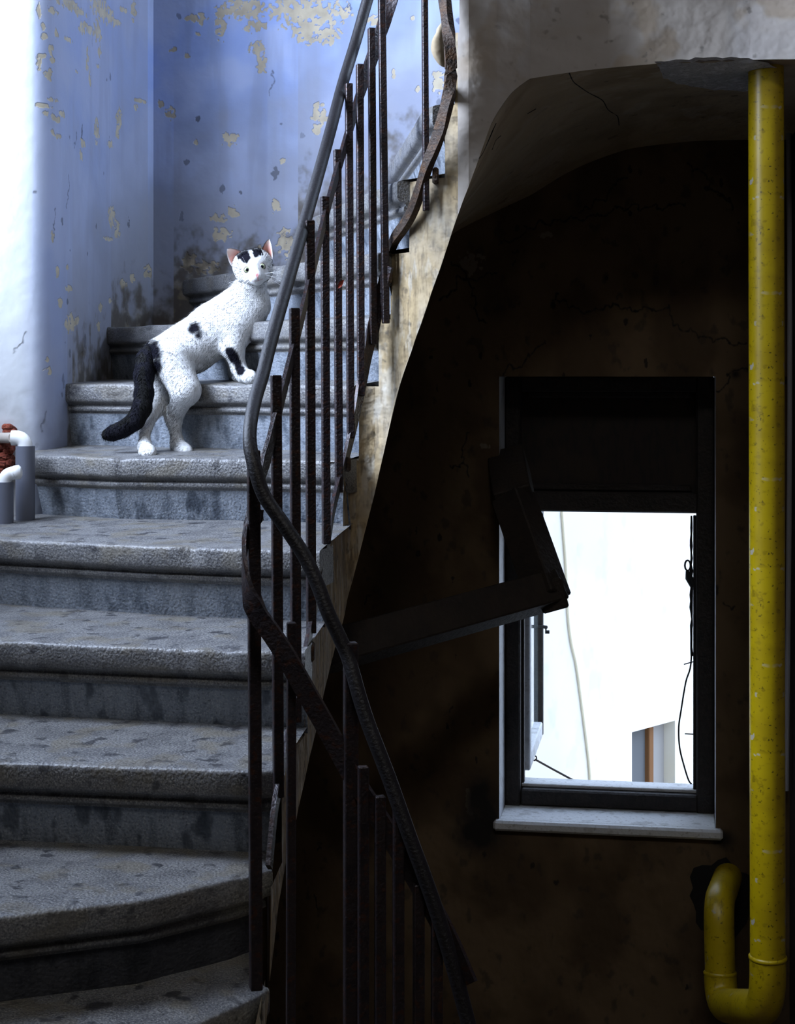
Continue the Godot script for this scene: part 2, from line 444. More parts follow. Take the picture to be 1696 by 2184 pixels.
func lower_wall_material() -> StandardMaterial3D:
	var n := 1024
	var crack := PackedFloat32Array(); crack.resize(n * n)
	var pale := PackedFloat32Array(); pale.resize(n * n)
	var to_tex := func(q: Array) -> Vector2:
		var k: float = (q[0] - CX) / F
		var d := (5.22 - 0.165 * 0.755) / (1.0 + 0.165 * k)
		return Vector2(((k * d + .755) * 1.01352 - LU0) / LUL * n, (LY1 - (HC - (q[1] - YH) * d / F)) / LYL * n)
	var cracks := [[[1055, 520], [1090, 505], [1140, 478], [1210, 468], [1290, 452], [1340, 440], [1400, 440], [1460, 432]], [[1330, 380], [1290, 420], [1235, 450]], [[1460, 350], [1500, 370], [1530, 415], [1560, 436]], [[1060, 800], [1120, 770], [1160, 720]],
		[[960, 560], [1010, 610], [1010, 660], [1040, 690]], [[940, 640], [980, 600], [1060, 580]], [[1527, 830], [1555, 800], [1600, 780]], [[1530, 420], [1560, 440], [1548, 430]], [[1000, 930], [980, 1000], [960, 990]], [[1545, 1290], [1570, 1300]], [[1500, 1880], [1540, 1850], [1590, 1870]],
		[[1420, 660], [1440, 690], [1500, 720], [1590, 730]], [[1180, 640], [1250, 660], [1330, 655], [1420, 662]]]
	for c in cracks:
		var pts := []
		for q in c: pts.append(to_tex.call(q))
		paint_line(crack, n, n, pts, 1.1, .9)
	rng.seed = 8
	for i in 160:
		var a := Vector2(rng.randf() * n, rng.randf() * n)
		if i % 4 == 0: paint_line(crack, n, n, [a, a + Vector2(rng.randf_range(-8, 8), rng.randf_range(3, 14))], 1.2, .8)
		else: paint_blob(crack, n, n, a.x, a.y, rng.randf_range(2, 4), rng.randf_range(2, 5), .7)
	for q in [[1005, 560, 26, 26], [1030, 950, 14, 6], [1160, 500, 16, 8], [1000, 1710, 10, 30]]:
		var c2: Vector2 = to_tex.call([q[0], q[1]])
		paint_blob(pale, n, n, c2.x, c2.y, q[2] * .65, q[3] * .5, .6)
	var soot := PackedFloat32Array(); soot.resize(n * n)
	for q in [[1568, 798, 8, 8], [1035, 1740, 40, 50], [1010, 1780, 34, 26], [1020, 1690, 20, 30], [1540, 1790, 20, 14]]:
		var c3: Vector2 = to_tex.call([q[0], q[1]])
		var rx: float = q[2] * .9
		var ry: float = q[3] * .7
		for y in range(maxi(0, int(c3.y - ry * 2.2)), mini(n, int(c3.y + ry * 2.2))):
			for x in range(maxi(0, int(c3.x - rx * 2.2)), mini(n, int(c3.x + rx * 2.2))):
				var e := exp(-Vector2((x - c3.x) / rx, (y - c3.y) / ry).length_squared() * 1.6) * (1.0 + nz.get_noise_2d(x * .8, y * .8) * .6)
				soot[y * n + x] = minf(1.0, soot[y * n + x] + e)
	var n1 := noise_bytes(1024, 111, .006)
	var n2 := noise_bytes(1024, 112, .03)
	var R := PackedFloat32Array(); R.resize(n * n)
	var G := PackedFloat32Array(); G.resize(n * n)
	var B := PackedFloat32Array(); B.resize(n * n)
	for y in n:
		for x in n:
			var i := y * n + x
			var a := n1[i] / 255.0
			var b := n2[i] / 255.0
			var col := Vector3(.385, .315, .225).lerp(Vector3(.29, .225, .15), smoothstep(.35, .7, a))
			col = col.lerp(Vector3(.19, .16, .13), smoothstep(.66, .85, b) * .5)
			col = col.lerp(Vector3(.52, .50, .45), pale[i])
			col = col.lerp(Vector3(.07, .06, .055), maxf(crack[i], soot[i] * .9))
			R[i] = col.x; G[i] = col.y; B[i] = col.z
	var m := StandardMaterial3D.new()
	m.albedo_texture = pack(n, n, R, G, B)
	m.roughness = .9
	m.normal_enabled = true
	m.normal_texture = M.bump_plaster
	m.normal_scale = .5
	return m

# ---------- stairs ----------
func line_at(k: int, n: int) -> Array:   # plan points (x, depth) along nosing k, wall to well
	var src: Array = NOSE[k]
	var tot := 0.0
	for i in src.size() - 1: tot += src[i].distance_to(src[i + 1])
	var out := []
	for j in n + 1:
		var want := tot * j / n
		var acc := 0.0
		for i in src.size() - 1:
			var l: float = src[i].distance_to(src[i + 1])
			if want <= acc + l + 1e-6:
				out.append(src[i].lerp(src[i + 1], clampf((want - acc) / l, 0, 1)))
				break
			acc += l
	return out

func v3(p: Vector2, y: float) -> Vector3: return Vector3(p.x, y, -p.y)

const PROF := [[-0.010, 0.0], [-0.004, -0.0012], [-0.0012, -0.004], [0.0, -0.009], [0.0, -0.040], [-0.002, -0.046], [-0.007, -0.050], [-0.015, -0.052], [-0.021, -0.056], [-0.0225, -0.060], [-0.017, -0.0625], [-0.0165, -0.071], [-0.021, -0.074], [-0.0265, -0.076], [-0.028, -0.080]]

func nosing_frames(k: int, n: int) -> Array:
	var l := line_at(k, n)
	var fr := []
	for i in l.size():
		var t: Vector2 = (l[mini(i + 1, n)] - l[maxi(i - 1, 0)]).normalized()
		var o := Vector2(t.y, -t.x)        # towards the lower step
		fr.append([l[i], o])
	return fr

func make_step(k: int, par: Node3D, base: Vector3) -> void:
	var h: float = H[k]
	var low: float = H[k - 1]
	var n := 90
	var fr := nosing_frames(k, n)
	var st := sb()
	var rows := []
	for i in n + 1:
		var row := []
		for j in PROF.size():
			var o: float = PROF[j][0]
			var y: float = PROF[j][1]
			if j < 5:
				var p: Vector2 = fr[i][0]
				var e := nz.get_noise_3d(p.x * 420.0, p.y * 420.0, k * 31.0)
				var e2 := nz.get_noise_3d(p.x * 110.0, p.y * 110.0, k * 57.0)
				var chip := maxf(0.0, nz.get_noise_3d(p.x * 260.0, p.y * 260.0, k * 91.0) - .38) * .03
				o += e * .0016 - (chip if j < 4 else 0.0)
				y += e2 * .003 * (1.0 if j < 4 else 0.0) - (chip * .5 if j < 4 else 0.0)
			row.append(v3(fr[i][0] + fr[i][1] * o, h + y))
		rows.append(row)
	for i in n:
		for j in PROF.size() - 1:
			var out: Vector2 = fr[i][1]
			var ov := Vector3(out.x, 0, -out.y) + (Vector3.UP if j < 3 else Vector3.ZERO) * 1.0
			if PROF[j + 1][0] < PROF[j][0] - .003: ov += Vector3.DOWN * 1.2
			if PROF[j + 1][0] > PROF[j][0] + .003: ov += Vector3.UP * 1.2
			quad(st, rows[i][j], rows[i + 1][j], rows[i + 1][j + 1], rows[i][j + 1], ov, 0)
	# the tread, rising a little towards the next riser
	var m := n
	var fa := nosing_frames(k, m)
	var nxt := nosing_frames(k + 1, m) if NOSE.has(k + 1) else []
	var g := []
	for i in m + 1:
		var a: Vector2 = fa[i][0] + fa[i][1] * PROF[0][0]
		var bpt: Vector2 = nxt[i][0] - nxt[i][1] * .06 if NOSE.has(k + 1) else Vector2(1.3, lerpf(5.0, 4.0, float(i) / m))
		var col := []
		for q in 13:
			var t := q / 12.0
			var p := a.lerp(bpt, t)
			var wear := nz.get_noise_3d(p.x * 60.0, p.y * 60.0, k * 13.0) * .0022
			col.append(rows[i][0] if q == 0 else v3(p, h + .012 * t + wear * minf(1.0, t * 6.0)))
		g.append(col)
	for i in m:
		for q in 12:
			quad(st, g[i][q], g[i + 1][q], g[i + 1][q + 1], g[i][q + 1], Vector3.UP, 0)
	# the end towards the well
	var e0: Array = fr[n]
	var cap := []
	for j in PROF.size(): cap.append(rows[n][j])
	var back0 := v3(e0[0] - e0[1] * .12, h)
	var back1 := v3(e0[0] - e0[1] * .12, h - .08)
	cap.append(back1); cap.append(back0)
	var t0: Vector2 = (e0[0] - fr[n - 1][0]).normalized()
	var cen := v3(e0[0] - e0[1] * .06, h - .035)
	for j in cap.size():
		tri(st, cen, cap[j], cap[(j + 1) % cap.size()], Vector3(t0.x, 0, -t0.y))
	var step := part("step", done(st), M.tread, par, -base)
	# riser under the moulding, leaning back a little
	var rs := sb()
	for i in n:
		var c4 := []
		for q in [[i, 0.0], [i + 1, 0.0], [i + 1, 1.0], [i, 1.0]]:
			var f: Array = fr[q[0]]
			c4.append(v3(f[0] - f[1] * (.028 + .022 * q[1]), lerpf(h - .080, low - .002, q[1])))
		quad(rs, c4[0], c4[1], c4[2], c4[3], Vector3(fr[i][1].x, 0, -fr[i][1].y), 0)
	part("riser", done(rs), M.riser if k > 0 else M.riser_shaded, step)

func make_stairs() -> void:
	var V := func(a: Array) -> Array:
		var o := []
		for q in a: o.append(Vector2(q[0], q[1]))
		return o
	NOSE = {
		-1: V.call([[-1.2, 1.42], [-.327, 2.66], [-.222, 2.80], [-.215, 2.83]]),
		0: V.call([[-1.1, 2.47], [-.63, 2.685], [-.41, 2.773], [-.259, 2.90], [-.218, 2.95]]),
		1: V.call([[-1.4, 3.13], [-.716, 3.038], [-.256, 2.963], [-.204, 2.985]]),
		2: V.call([[-1.4, 3.49], [-.79, 3.361], [-.28, 3.247], [-.178, 3.24]]),
		3: V.call([[-1.4, 3.98], [-.89, 3.778], [-.54, 3.62], [-.325, 3.554], [-.163, 3.52]]),
		4: V.call([[-.935, 4.27], [-.90, 4.24], [-.70, 4.12], [-.372, 4.07], [-.128, 3.98]]),
		5: V.call([[-1.05, 4.58], [-.87, 4.52], [-.40, 4.30], [-.105, 4.09]]),
		6: V.call([[-.95, 5.06], [-.828, 4.90], [-.612, 4.60], [-.067, 4.06]]),
		7: V.call([[-.71, 5.29], [-.65, 5.18], [-.27, 4.42], [-.044, 4.03]]),
		8: V.call([[-.33, 5.25], [-.234, 4.83], [-.001, 3.97]]),
		9: V.call([[-.04, 5.2], [.058, 3.967], [.08, 3.895]]),
		10: V.call([[.19, 5.15], [.115, 3.93]]),
		11: V.call([[.42, 5.1], [.26, 4.02]])}
	var base := Vector3(-.5, 0, -3.0)
	var s := thing("staircase", "winding grey stone stairs with worn moulded treads, turning right behind the iron railing", "stairs", base)
	for k in range(-1, 12): make_step(k, s, base)
	# the outer face towards the well, following the steps
	var lev := [[560, -1], [575, 0], [601, 1], [650, 2], [683, 3], [733, 4], [765, 5], [808, 6], [832, 7], [874, 8], [949, 9], [970, 10], [980, 11]]
	var st := sb()
	var fs := sb()
	var cols := []
	for i in lev.size():
		var p0: float = lev[i][0]
		var p1: float = lev[i + 1][0] if i + 1 < lev.size() else 1720.0
		var top: float = H[int(lev[i][1])] - .004
		var n := int((p1 - p0) / 4.0) + 1
		for j in n + 1: cols.append([lerpf(p0, p1, float(j) / n), top])
	for i in cols.size() - 1:
		var px: float = cols[i][0]
		var px2: float = cols[i + 1][0]
		var d := sd(px)
		var d2 := sd(px2)
		var q := [Vector3((px - CX) * d / F, cols[i][1], -d), Vector3((px2 - CX) * d2 / F, cols[i + 1][1], -d2)]
		if px2 - px < .01: continue
		var b0 := P(px, lt(BP, BY, px), d)
		var b1 := P(px2, lt(BP, BY, px2), d2)
		var tan2 := Vector3(q[1].x - q[0].x, 0, q[1].z - q[0].z).normalized()
		var out := Vector3(-tan2.z, 0, tan2.x)
		var R := 14
		var tgt := fs if px >= 975.0 else st
		for r in R:
			var f0 := float(r) / R
			var f1 := float(r + 1) / R
			var w := func(a: Vector3, b: Vector3, f: float) -> Vector3:
				var p := a.lerp(b, f)
				return p + out * (nz.get_noise_3d(p.x * 90.0, p.y * 60.0, p.z * 90.0) * .004)
			quad(tgt, w.call(q[0], b0, f0), w.call(q[1], b1, f0), w.call(q[1], b1, f1), w.call(q[0], b0, f1), out, 0)
		if px > 605.0: quad(tgt, q[0], q[1], q[1] - out * .05, q[0] - out * .05, Vector3.UP)
	part("stringer", done(st), M.string, s, -base)
	part("landing_face", done(fs), M.face, s, -base)
	# the underside
	var wp := [[575, -1.0, 2.6], [740, -1.0, 4.3], [765, -1.0, 4.62], [800, -.95, 4.92], [832, -.68, 5.22], [850, -.5, 5.2], [900, -.2, 5.15], [940, -.02, 5.12]]
	var wpx := []; var wx := []; var wd := []; var wy := []
	for q in wp:
		wpx.append(float(q[0])); wx.append(q[1]); wd.append(q[2])
		wy.append(P(q[0], lt(BP, BY, q[0]), sd(q[0])).y - (.25 if q[0] < 700 else 0.0))
	for q in [[980, 963, 501], [1030, 1060, 452], [1080, 1135, 418], [1130, 1200, 378], [1200, 1258, 350], [1300, 1346, 320], [1450, 1478, 304], [1600, 1600, 301], [1720, 1740, 301]]:
		var k: float = (q[1] - CX) / F
		var d := (5.22 - 0.165 * 0.755) / (1.0 + 0.165 * k)
		wpx.append(float(q[0])); wx.append(k * d); wd.append(d + .02); wy.append(HC - (q[2] - YH) * d / F)
	var so := sb()
	var grid := []
	var px := 622.0
	while px <= 1720.0:
		var a := P(px, lt(BP, BY, px), sd(px))
		var b := Vector3(lt(wpx, wx, px), lt(wpx, wy, px), -lt(wpx, wd, px))
		var row := []
		for r in 25:
			var t := r / 24.0
			var p := a.lerp(b, t)
			p.y += sin(t * PI) * .035 * smoothstep(900.0, 1050.0, px) + nz.get_noise_3d(p.x * 70.0, 3.0, p.z * 70.0) * .006 * sin(t * PI)
			row.append(p)
		grid.append(row)
		px += 8.0
	for i in grid.size() - 1:
		for r in 24:
			quad(so, grid[i][r], grid[i + 1][r], grid[i + 1][r + 1], grid[i][r + 1], Vector3.DOWN, 0)
	var sof := part("soffit", done(so), M.soffit, s, -base)
	# cracks that have opened in the underside
	for cr in [[[1212, 152], [1224, 172], [1236, 184], [1256, 198], [1282, 214], [1300, 234], [1316, 248], [1322, 266]], [[1018, 330], [1030, 322], [1060, 262]], [[1052, 318], [1056, 300], [1062, 292]], [[1140, 232], [1128, 242]]]:
		var cp := []
		for q in cr:
			var best := Vector3.ZERO
			var bd := 1e9
			for i in grid.size():
				for r in 96:
					var f := r / 4.0
					var w: Vector3 = grid[i][int(f)].lerp(grid[i][int(f) + 1], f - int(f))
					var sx := CX + w.x / -w.z * F
					var sy := YH - (w.y - HC) / -w.z * F
					var e := Vector2(sx - q[0], sy - q[1]).length_squared()
					if e < bd:
						bd = e; best = w
			cp.append(best)
		var cs := sb()
		var pp := smooth_path(cp, 5)
		var rr := []
		for i in pp.size(): rr.append(.0012 + .0012 * absf(nz.get_noise_1d(i * 25.0)))
		tube(cs, pp, rr, 5)
		part("crack", done(cs), M.dark, sof)
	# where the plaster has fallen off beside the pipe: bare concrete, its rim lower than the plaster round it
	var br := sb()
	var edge := [[1397, 131, 0.0], [1408, 148, .15], [1418, 166, .3], [1446, 180, .45], [1500, 187, .52], [1550, 194, .58], [1600, 192, .56], [1650, 180, .45], [1672, 150, .2], [1640, 135, .06], [1600, 124, .0], [1560, 121, 0.0], [1500, 122, 0.0], [1440, 127, 0.0]]
	var ep := []
	for q in edge: ep.append(P(q[0], q[1], sd(q[0]) - .03 + q[2] * .70))
	var mid := Vector3.ZERO
	for p in ep: mid += p / ep.size()
	var rim := []
	for i in ep.size():
		for j in 4:
			var p: Vector3 = ep[i].lerp(ep[(i + 1) % ep.size()], j / 4.0)
			rim.append(p + Vector3(nz.get_noise_2d(i * 40.0 + j * 9.0, 1), nz.get_noise_2d(i * 40.0 + j * 9.0, 60), 0) * .006)
	for i in rim.size():
		var i2 := (i + 1) % rim.size()
		for r in 5:
			var f0 := 1.0 - r / 5.0
			var f1 := 1.0 - (r + 1) / 5.0
			var bumpy := func(p: Vector3, f: float) -> Vector3:
				return p + Vector3(0, -0.004 * (1.0 - f) + nz.get_noise_3d(p.x * 200.0, p.y * 200.0, p.z * 200.0) * .006 * (1.0 - f), -0.004)
			quad(br, bumpy.call(mid.lerp(rim[i], f0), f0), bumpy.call(mid.lerp(rim[i2], f0), f0), bumpy.call(mid.lerp(rim[i2], f1), f1), bumpy.call(mid.lerp(rim[i], f1), f1), Vector3(0, -.6, 1), 0)
	var ex := part("bare_concrete", done(br), M.concrete, s, -base)
	ex.set_meta("label", "grey concrete bared where plaster broke off beside the yellow pipe")
	# lump of mortar on the step end by the upper rail
	br = sb()
	tube(br, smooth_path([P(946, 48, 3.92), P(939, 72, 3.91), P(934, 98, 3.91), P(940, 124, 3.91), P(948, 142, 3.92)], 4), [.004, .006, .009, .011, .010, .012, .014, .015, .016, .017, .016, .015, .013, .011, .009, .006, .003], 10)
	part("mortar_lump", done(br), M.soffit, s, -base)
	# the lower winders' outer face, curling round the near end of the well
	var lw := sb()
	var lp := [Vector2(-.226, 2.88), Vector2(-.225, 2.74), Vector2(-.19, 2.67), Vector2(-.10, 2.63), Vector2(.02, 2.6), Vector2(.25, 2.56), Vector2(.7, 2.5)]
	var ly := [-.17, -.175, -.30, -.45, -.6, -.85, -1.3]
	for i in lp.size() - 1:
		var tn: Vector2 = (lp[i + 1] - lp[i]).normalized()
		quad(lw, v3(lp[i], ly[i]), v3(lp[i + 1], ly[i + 1]), v3(lp[i + 1], ly[i + 1] - .36), v3(lp[i], ly[i] - .36), Vector3(-tn.y, 0, -tn.x) * -1.0, 0)
		quad(lw, v3(lp[i], ly[i]), v3(lp[i + 1], ly[i + 1]), v3(lp[i + 1] - Vector2(.0, .5), ly[i + 1]), v3(lp[i] - Vector2(.0, .5), ly[i]), Vector3.UP)
	part("lower_stringer", done(lw), M.string, s, -base)

# ---------- railing ----------
func make_railing() -> void:
	var base := Vector3(-.2, 0, -3.4)
	var s := thing("stair_railing", "dark iron stair railing with round handrail, square balusters and twisted flat rails", "railing", base)
	var rp := [519.0, 530.0, 545.0, 575.0, 593.0, 631.0, 664.0, 694.0, 722.0, 747.0, 769.0, 795.0, 822.0, 850.0, 907.0, 960.0]
	var rd := [2.69, 2.70, 2.74, 2.86, 2.95, 3.15, 3.38, 3.62, 3.84, 3.95, 4.00, 4.03, 4.02, 3.97, 3.88, 3.84]
	var RD := func(px: float) -> float: return lt(rp, rd, px)
	var path := func(a: Array, off := 0.0) -> Array:
		var o := []
		for q in a: o.append(P(q[0], q[1], (q[2] if q.size() > 2 else RD.call(q[0])) + off))
		return o
	var hr := [[832, -150, 4.22], [808, -75, 4.2], [784, 0, 4.17], [760, 85, 4.12], [730, 183, 4.0], [706, 275, 3.8], [681, 366, 3.6], [650, 476, 3.4], [608, 622, 3.15], [577, 732, 2.98], [560, 800, 2.88], [545, 850, 2.78], [535, 900, 2.70], [533, 945, 2.66], [543, 995, 2.64], [563, 1056, 2.63], [604, 1117, 2.62], [647, 1182, 2.61], [675, 1240, 2.60], [698, 1302, 2.59], [720, 1350, 2.585], [740, 1395, 2.58],
		[754, 1440, 2.57], [768, 1490, 2.56], [786, 1545, 2.55], [806, 1597, 2.54], [830, 1660, 2.53], [852, 1722, 2.52], [876, 1790, 2.51], [905, 1868, 2.5], [935, 1955, 2.49], [965, 2055, 2.48], [996, 2170, 2.47], [1010, 2230, 2.46]]
	var st := sb()
	var hp := smooth_path(path.call(hr), 5)
	var rad := []
	for i in hp.size(): rad.append(lerpf(.0148, .0112, clampf(i / 60.0, 0, 1)))
	tube(st, hp, rad, 14)
	part("handrail", done(st), M.rail, s, -base)
	# flat rails
	st = sb()
	bar(st, smooth_path(path.call([[862, -90, 4.1], [828, 22, 4.12], [800, 105, 4.1], [770, 196, 4.06], [735, 312, 3.93], [700, 437, 3.68], [665, 583, 3.42], [640, 688, 3.25], [600, 850, 3.0], [575, 950, 2.9], [560, 1005, 2.86], [540, 1080, 2.78], [525, 1140, 2.72], [521, 1200, 2.68], [530, 1265, 2.65], [550, 1310, 2.64], [580, 1352, 2.63], [612, 1402, 2.62], [650, 1470, 2.61], [690, 1540, 2.6], [725, 1605, 2.59], [752, 1655, 2.58], [790, 1715, 2.56], [840, 1795, 2.54], [900, 1895, 2.52], [960, 2010, 2.5], [1000, 2100, 2.48]]), 5), .007, .032)
	part("middle_rail", done(st), M.iron, s, -base)
	st = sb()
	bar(st, smooth_path(path.call([[548, 1085, 2.78], [545, 1130, 2.78], [551, 1190, 2.76], [546, 1240, 2.74], [552, 1290, 2.72], [574, 1352, 2.70], [600, 1392, 2.68]]), 5), .006, .026)
	part("scroll", done(st), M.iron, s, -base)
	st = sb()
	bar(st, smooth_path(path.call([[940, -60, 3.84], [950, 10, 3.83], [957, 70, 3.82], [962, 146, 3.82], [957, 205, 3.82], [945, 256, 3.83], [930, 305, 3.84], [912, 352, 3.86], [896, 405, 3.89], [880, 450, 3.92], [862, 482, 3.96], [843, 509, 4.02], [832, 540, 4.07], [826, 572, 4.1]]), 4), .016, .026)
	part("bottom_rail", done(st), M.rust, s, -base)
	st = sb()
	bar(st, smooth_path(path.call([[828, 567], [810, 640], [795, 705], [780, 770], [762, 869], [738, 976], [713, 1070], [701, 1142], [683, 1240], [668, 1312], [649, 1409], [628, 1510], [606, 1615], [592, 1690], [584, 1741], [574, 1850]]), 4), .008, .030)
	part("bottom_rail", done(st), M.iron, s, -base)
	# balusters: column at the top, top row, column at the foot, foot row, width
	for b in [[586, 800, 594, 1700, .0178], [626, 657, 632, 1540, .018], [659, 470, 664, 1350, .018], [691, 419, 696, 1160, .017], [718, 319, 723, 1050, .0165], [742, 178, 748, 935, .0165], [766, 137, 770, 845, .0165], [790, 60, 797, 735, .0165], [809, -40, 823, 690, .0165], [903, -150, 909, 450, .0135]]:
		var dd: float = RD.call(b[2]) - .004
		var a0 := P(b[0], b[1], dd)
		var a1 := P(b[2], b[3], dd)
		a0.x = lerpf(a0.x, a1.x, .35)
		_post(s, base, a0, a1, b[4], M.iron)
	# newel and the balusters of the flight below
	_post(s, base, P(541, 960, 2.72), P(546, 2110, 2.72), .0195, M.iron)
	_post(s, base, P(748, 1370, 2.585), P(748, 2400, 2.585), .0205, M.iron)
	_post(s, base, P(622, 1327, 2.645), P(620, 2300, 2.645), .014, M.iron)
	_post(s, base, P(775, 1634, 2.56), P(775, 2400, 2.56), .0155, M.iron)
	_post(s, base, P(811, 1697, 2.545), P(811, 2400, 2.545), .0155, M.iron)
	_post(s, base, P(850, 1720, 2.525), P(850, 2400, 2.525), .0155, M.iron)
	_post(s, base, P(893, 1885, 2.515), P(893, 2400, 2.515), .0155, M.iron)
	_post(s, base, P(932, 1950, 2.50), P(932, 2400, 2.50), .0155, M.iron)
	# brackets that hold the rail to the stringer
	for q in [[960, 200], [925, 375], [826, 590], [738, 990], [660, 1390]]:
		st = sb()
		var p := P(q[0] + 4, q[1], RD.call(q[0]) + .02)
		box(st, p, Vector3(.014, .034, .05), .004)
		part("bracket", done(st), M.rust, s, -base)

func _post(s: Node3D, base: Vector3, a: Vector3, b: Vector3, w: float, m: Material) -> void:
	var st := sb()
	var ax := (a - b).normalized()
	var bas := Basis(Vector3.RIGHT.rotated(Vector3.UP, .25), ax, Vector3.ZERO)
	bas.z = bas.x.cross(ax).normalized()
	bas.x = ax.cross(bas.z).normalized()
	box(st, (a + b) * .5, Vector3(w, a.distance_to(b), w), .0016, bas)
	part("baluster", done(st), m, s, -base)

# ---------- walls, windows, court ----------
var WB := Transform3D()    # the back wall's own axes: along it, up, into the stairwell

func L(px: float, py: float, d: float) -> Vector3: return WB.affine_inverse() * P(px, py, d)

func holed(st: SurfaceTool, u0: float, u1: float, y0: float, y1: float, holes: Array, z: float, out: Vector3, uvf: Callable, rough := 0.0) -> void:
	var us := [u0, u1]
	var ys := [y0, y1]
	for h in holes:
		for u in [h[0], h[1]]:
			if u > u0 and u < u1: us.append(u)
		for y in [h[2], h[3]]:
			if y > y0 and y < y1: ys.append(y)
	us.sort(); ys.sort()
	for i in us.size() - 1:
		for j in ys.size() - 1:
			var cu: float = (us[i] + us[i + 1]) * .5
			var cy: float = (ys[j] + ys[j + 1]) * .5
			var inside := false
			for h in holes:
				if cu > h[0] and cu < h[1] and cy > h[2] and cy < h[3]: inside = true
			if inside: continue
			var v := [Vector3(us[i], ys[j], z), Vector3(us[i + 1], ys[j], z), Vector3(us[i + 1], ys[j + 1], z), Vector3(us[i], ys[j + 1], z)]
			var uv := []
			for p in v: uv.append(uvf.call(p.x, p.y))
			quad_uv(st, v, uv, out)

func reveals(st: SurfaceTool, h: Array, z0: float, z1: float) -> void:
	quad(st, Vector3(h[0], h[2], z0), Vector3(h[0], h[3], z0), Vector3(h[0], h[3], z1), Vector3(h[0], h[2], z1), Vector3.RIGHT)
	quad(st, Vector3(h[1], h[2], z0), Vector3(h[1], h[3], z0), Vector3(h[1], h[3], z1), Vector3(h[1], h[2], z1), Vector3.LEFT)
	quad(st, Vector3(h[0], h[3], z0), Vector3(h[1], h[3], z0), Vector3(h[1], h[3], z1), Vector3(h[0], h[3], z1), Vector3.DOWN)
	quad(st, Vector3(h[0], h[2], z0), Vector3(h[1], h[2], z0), Vector3(h[1], h[2], z1), Vector3(h[0], h[2], z1), Vector3.UP)

const TH := 0.40
const LOWWIN := [1.0735, 1.7098, -0.468, 0.857]
const UPWIN := [-5.0, -4.25, 2.1, 3.4]   # in the right-hand wall, above the landing
const SIDEWIN := [1.2, 3.4]
const CEIL := 4.4
const FLOOR := -1.75

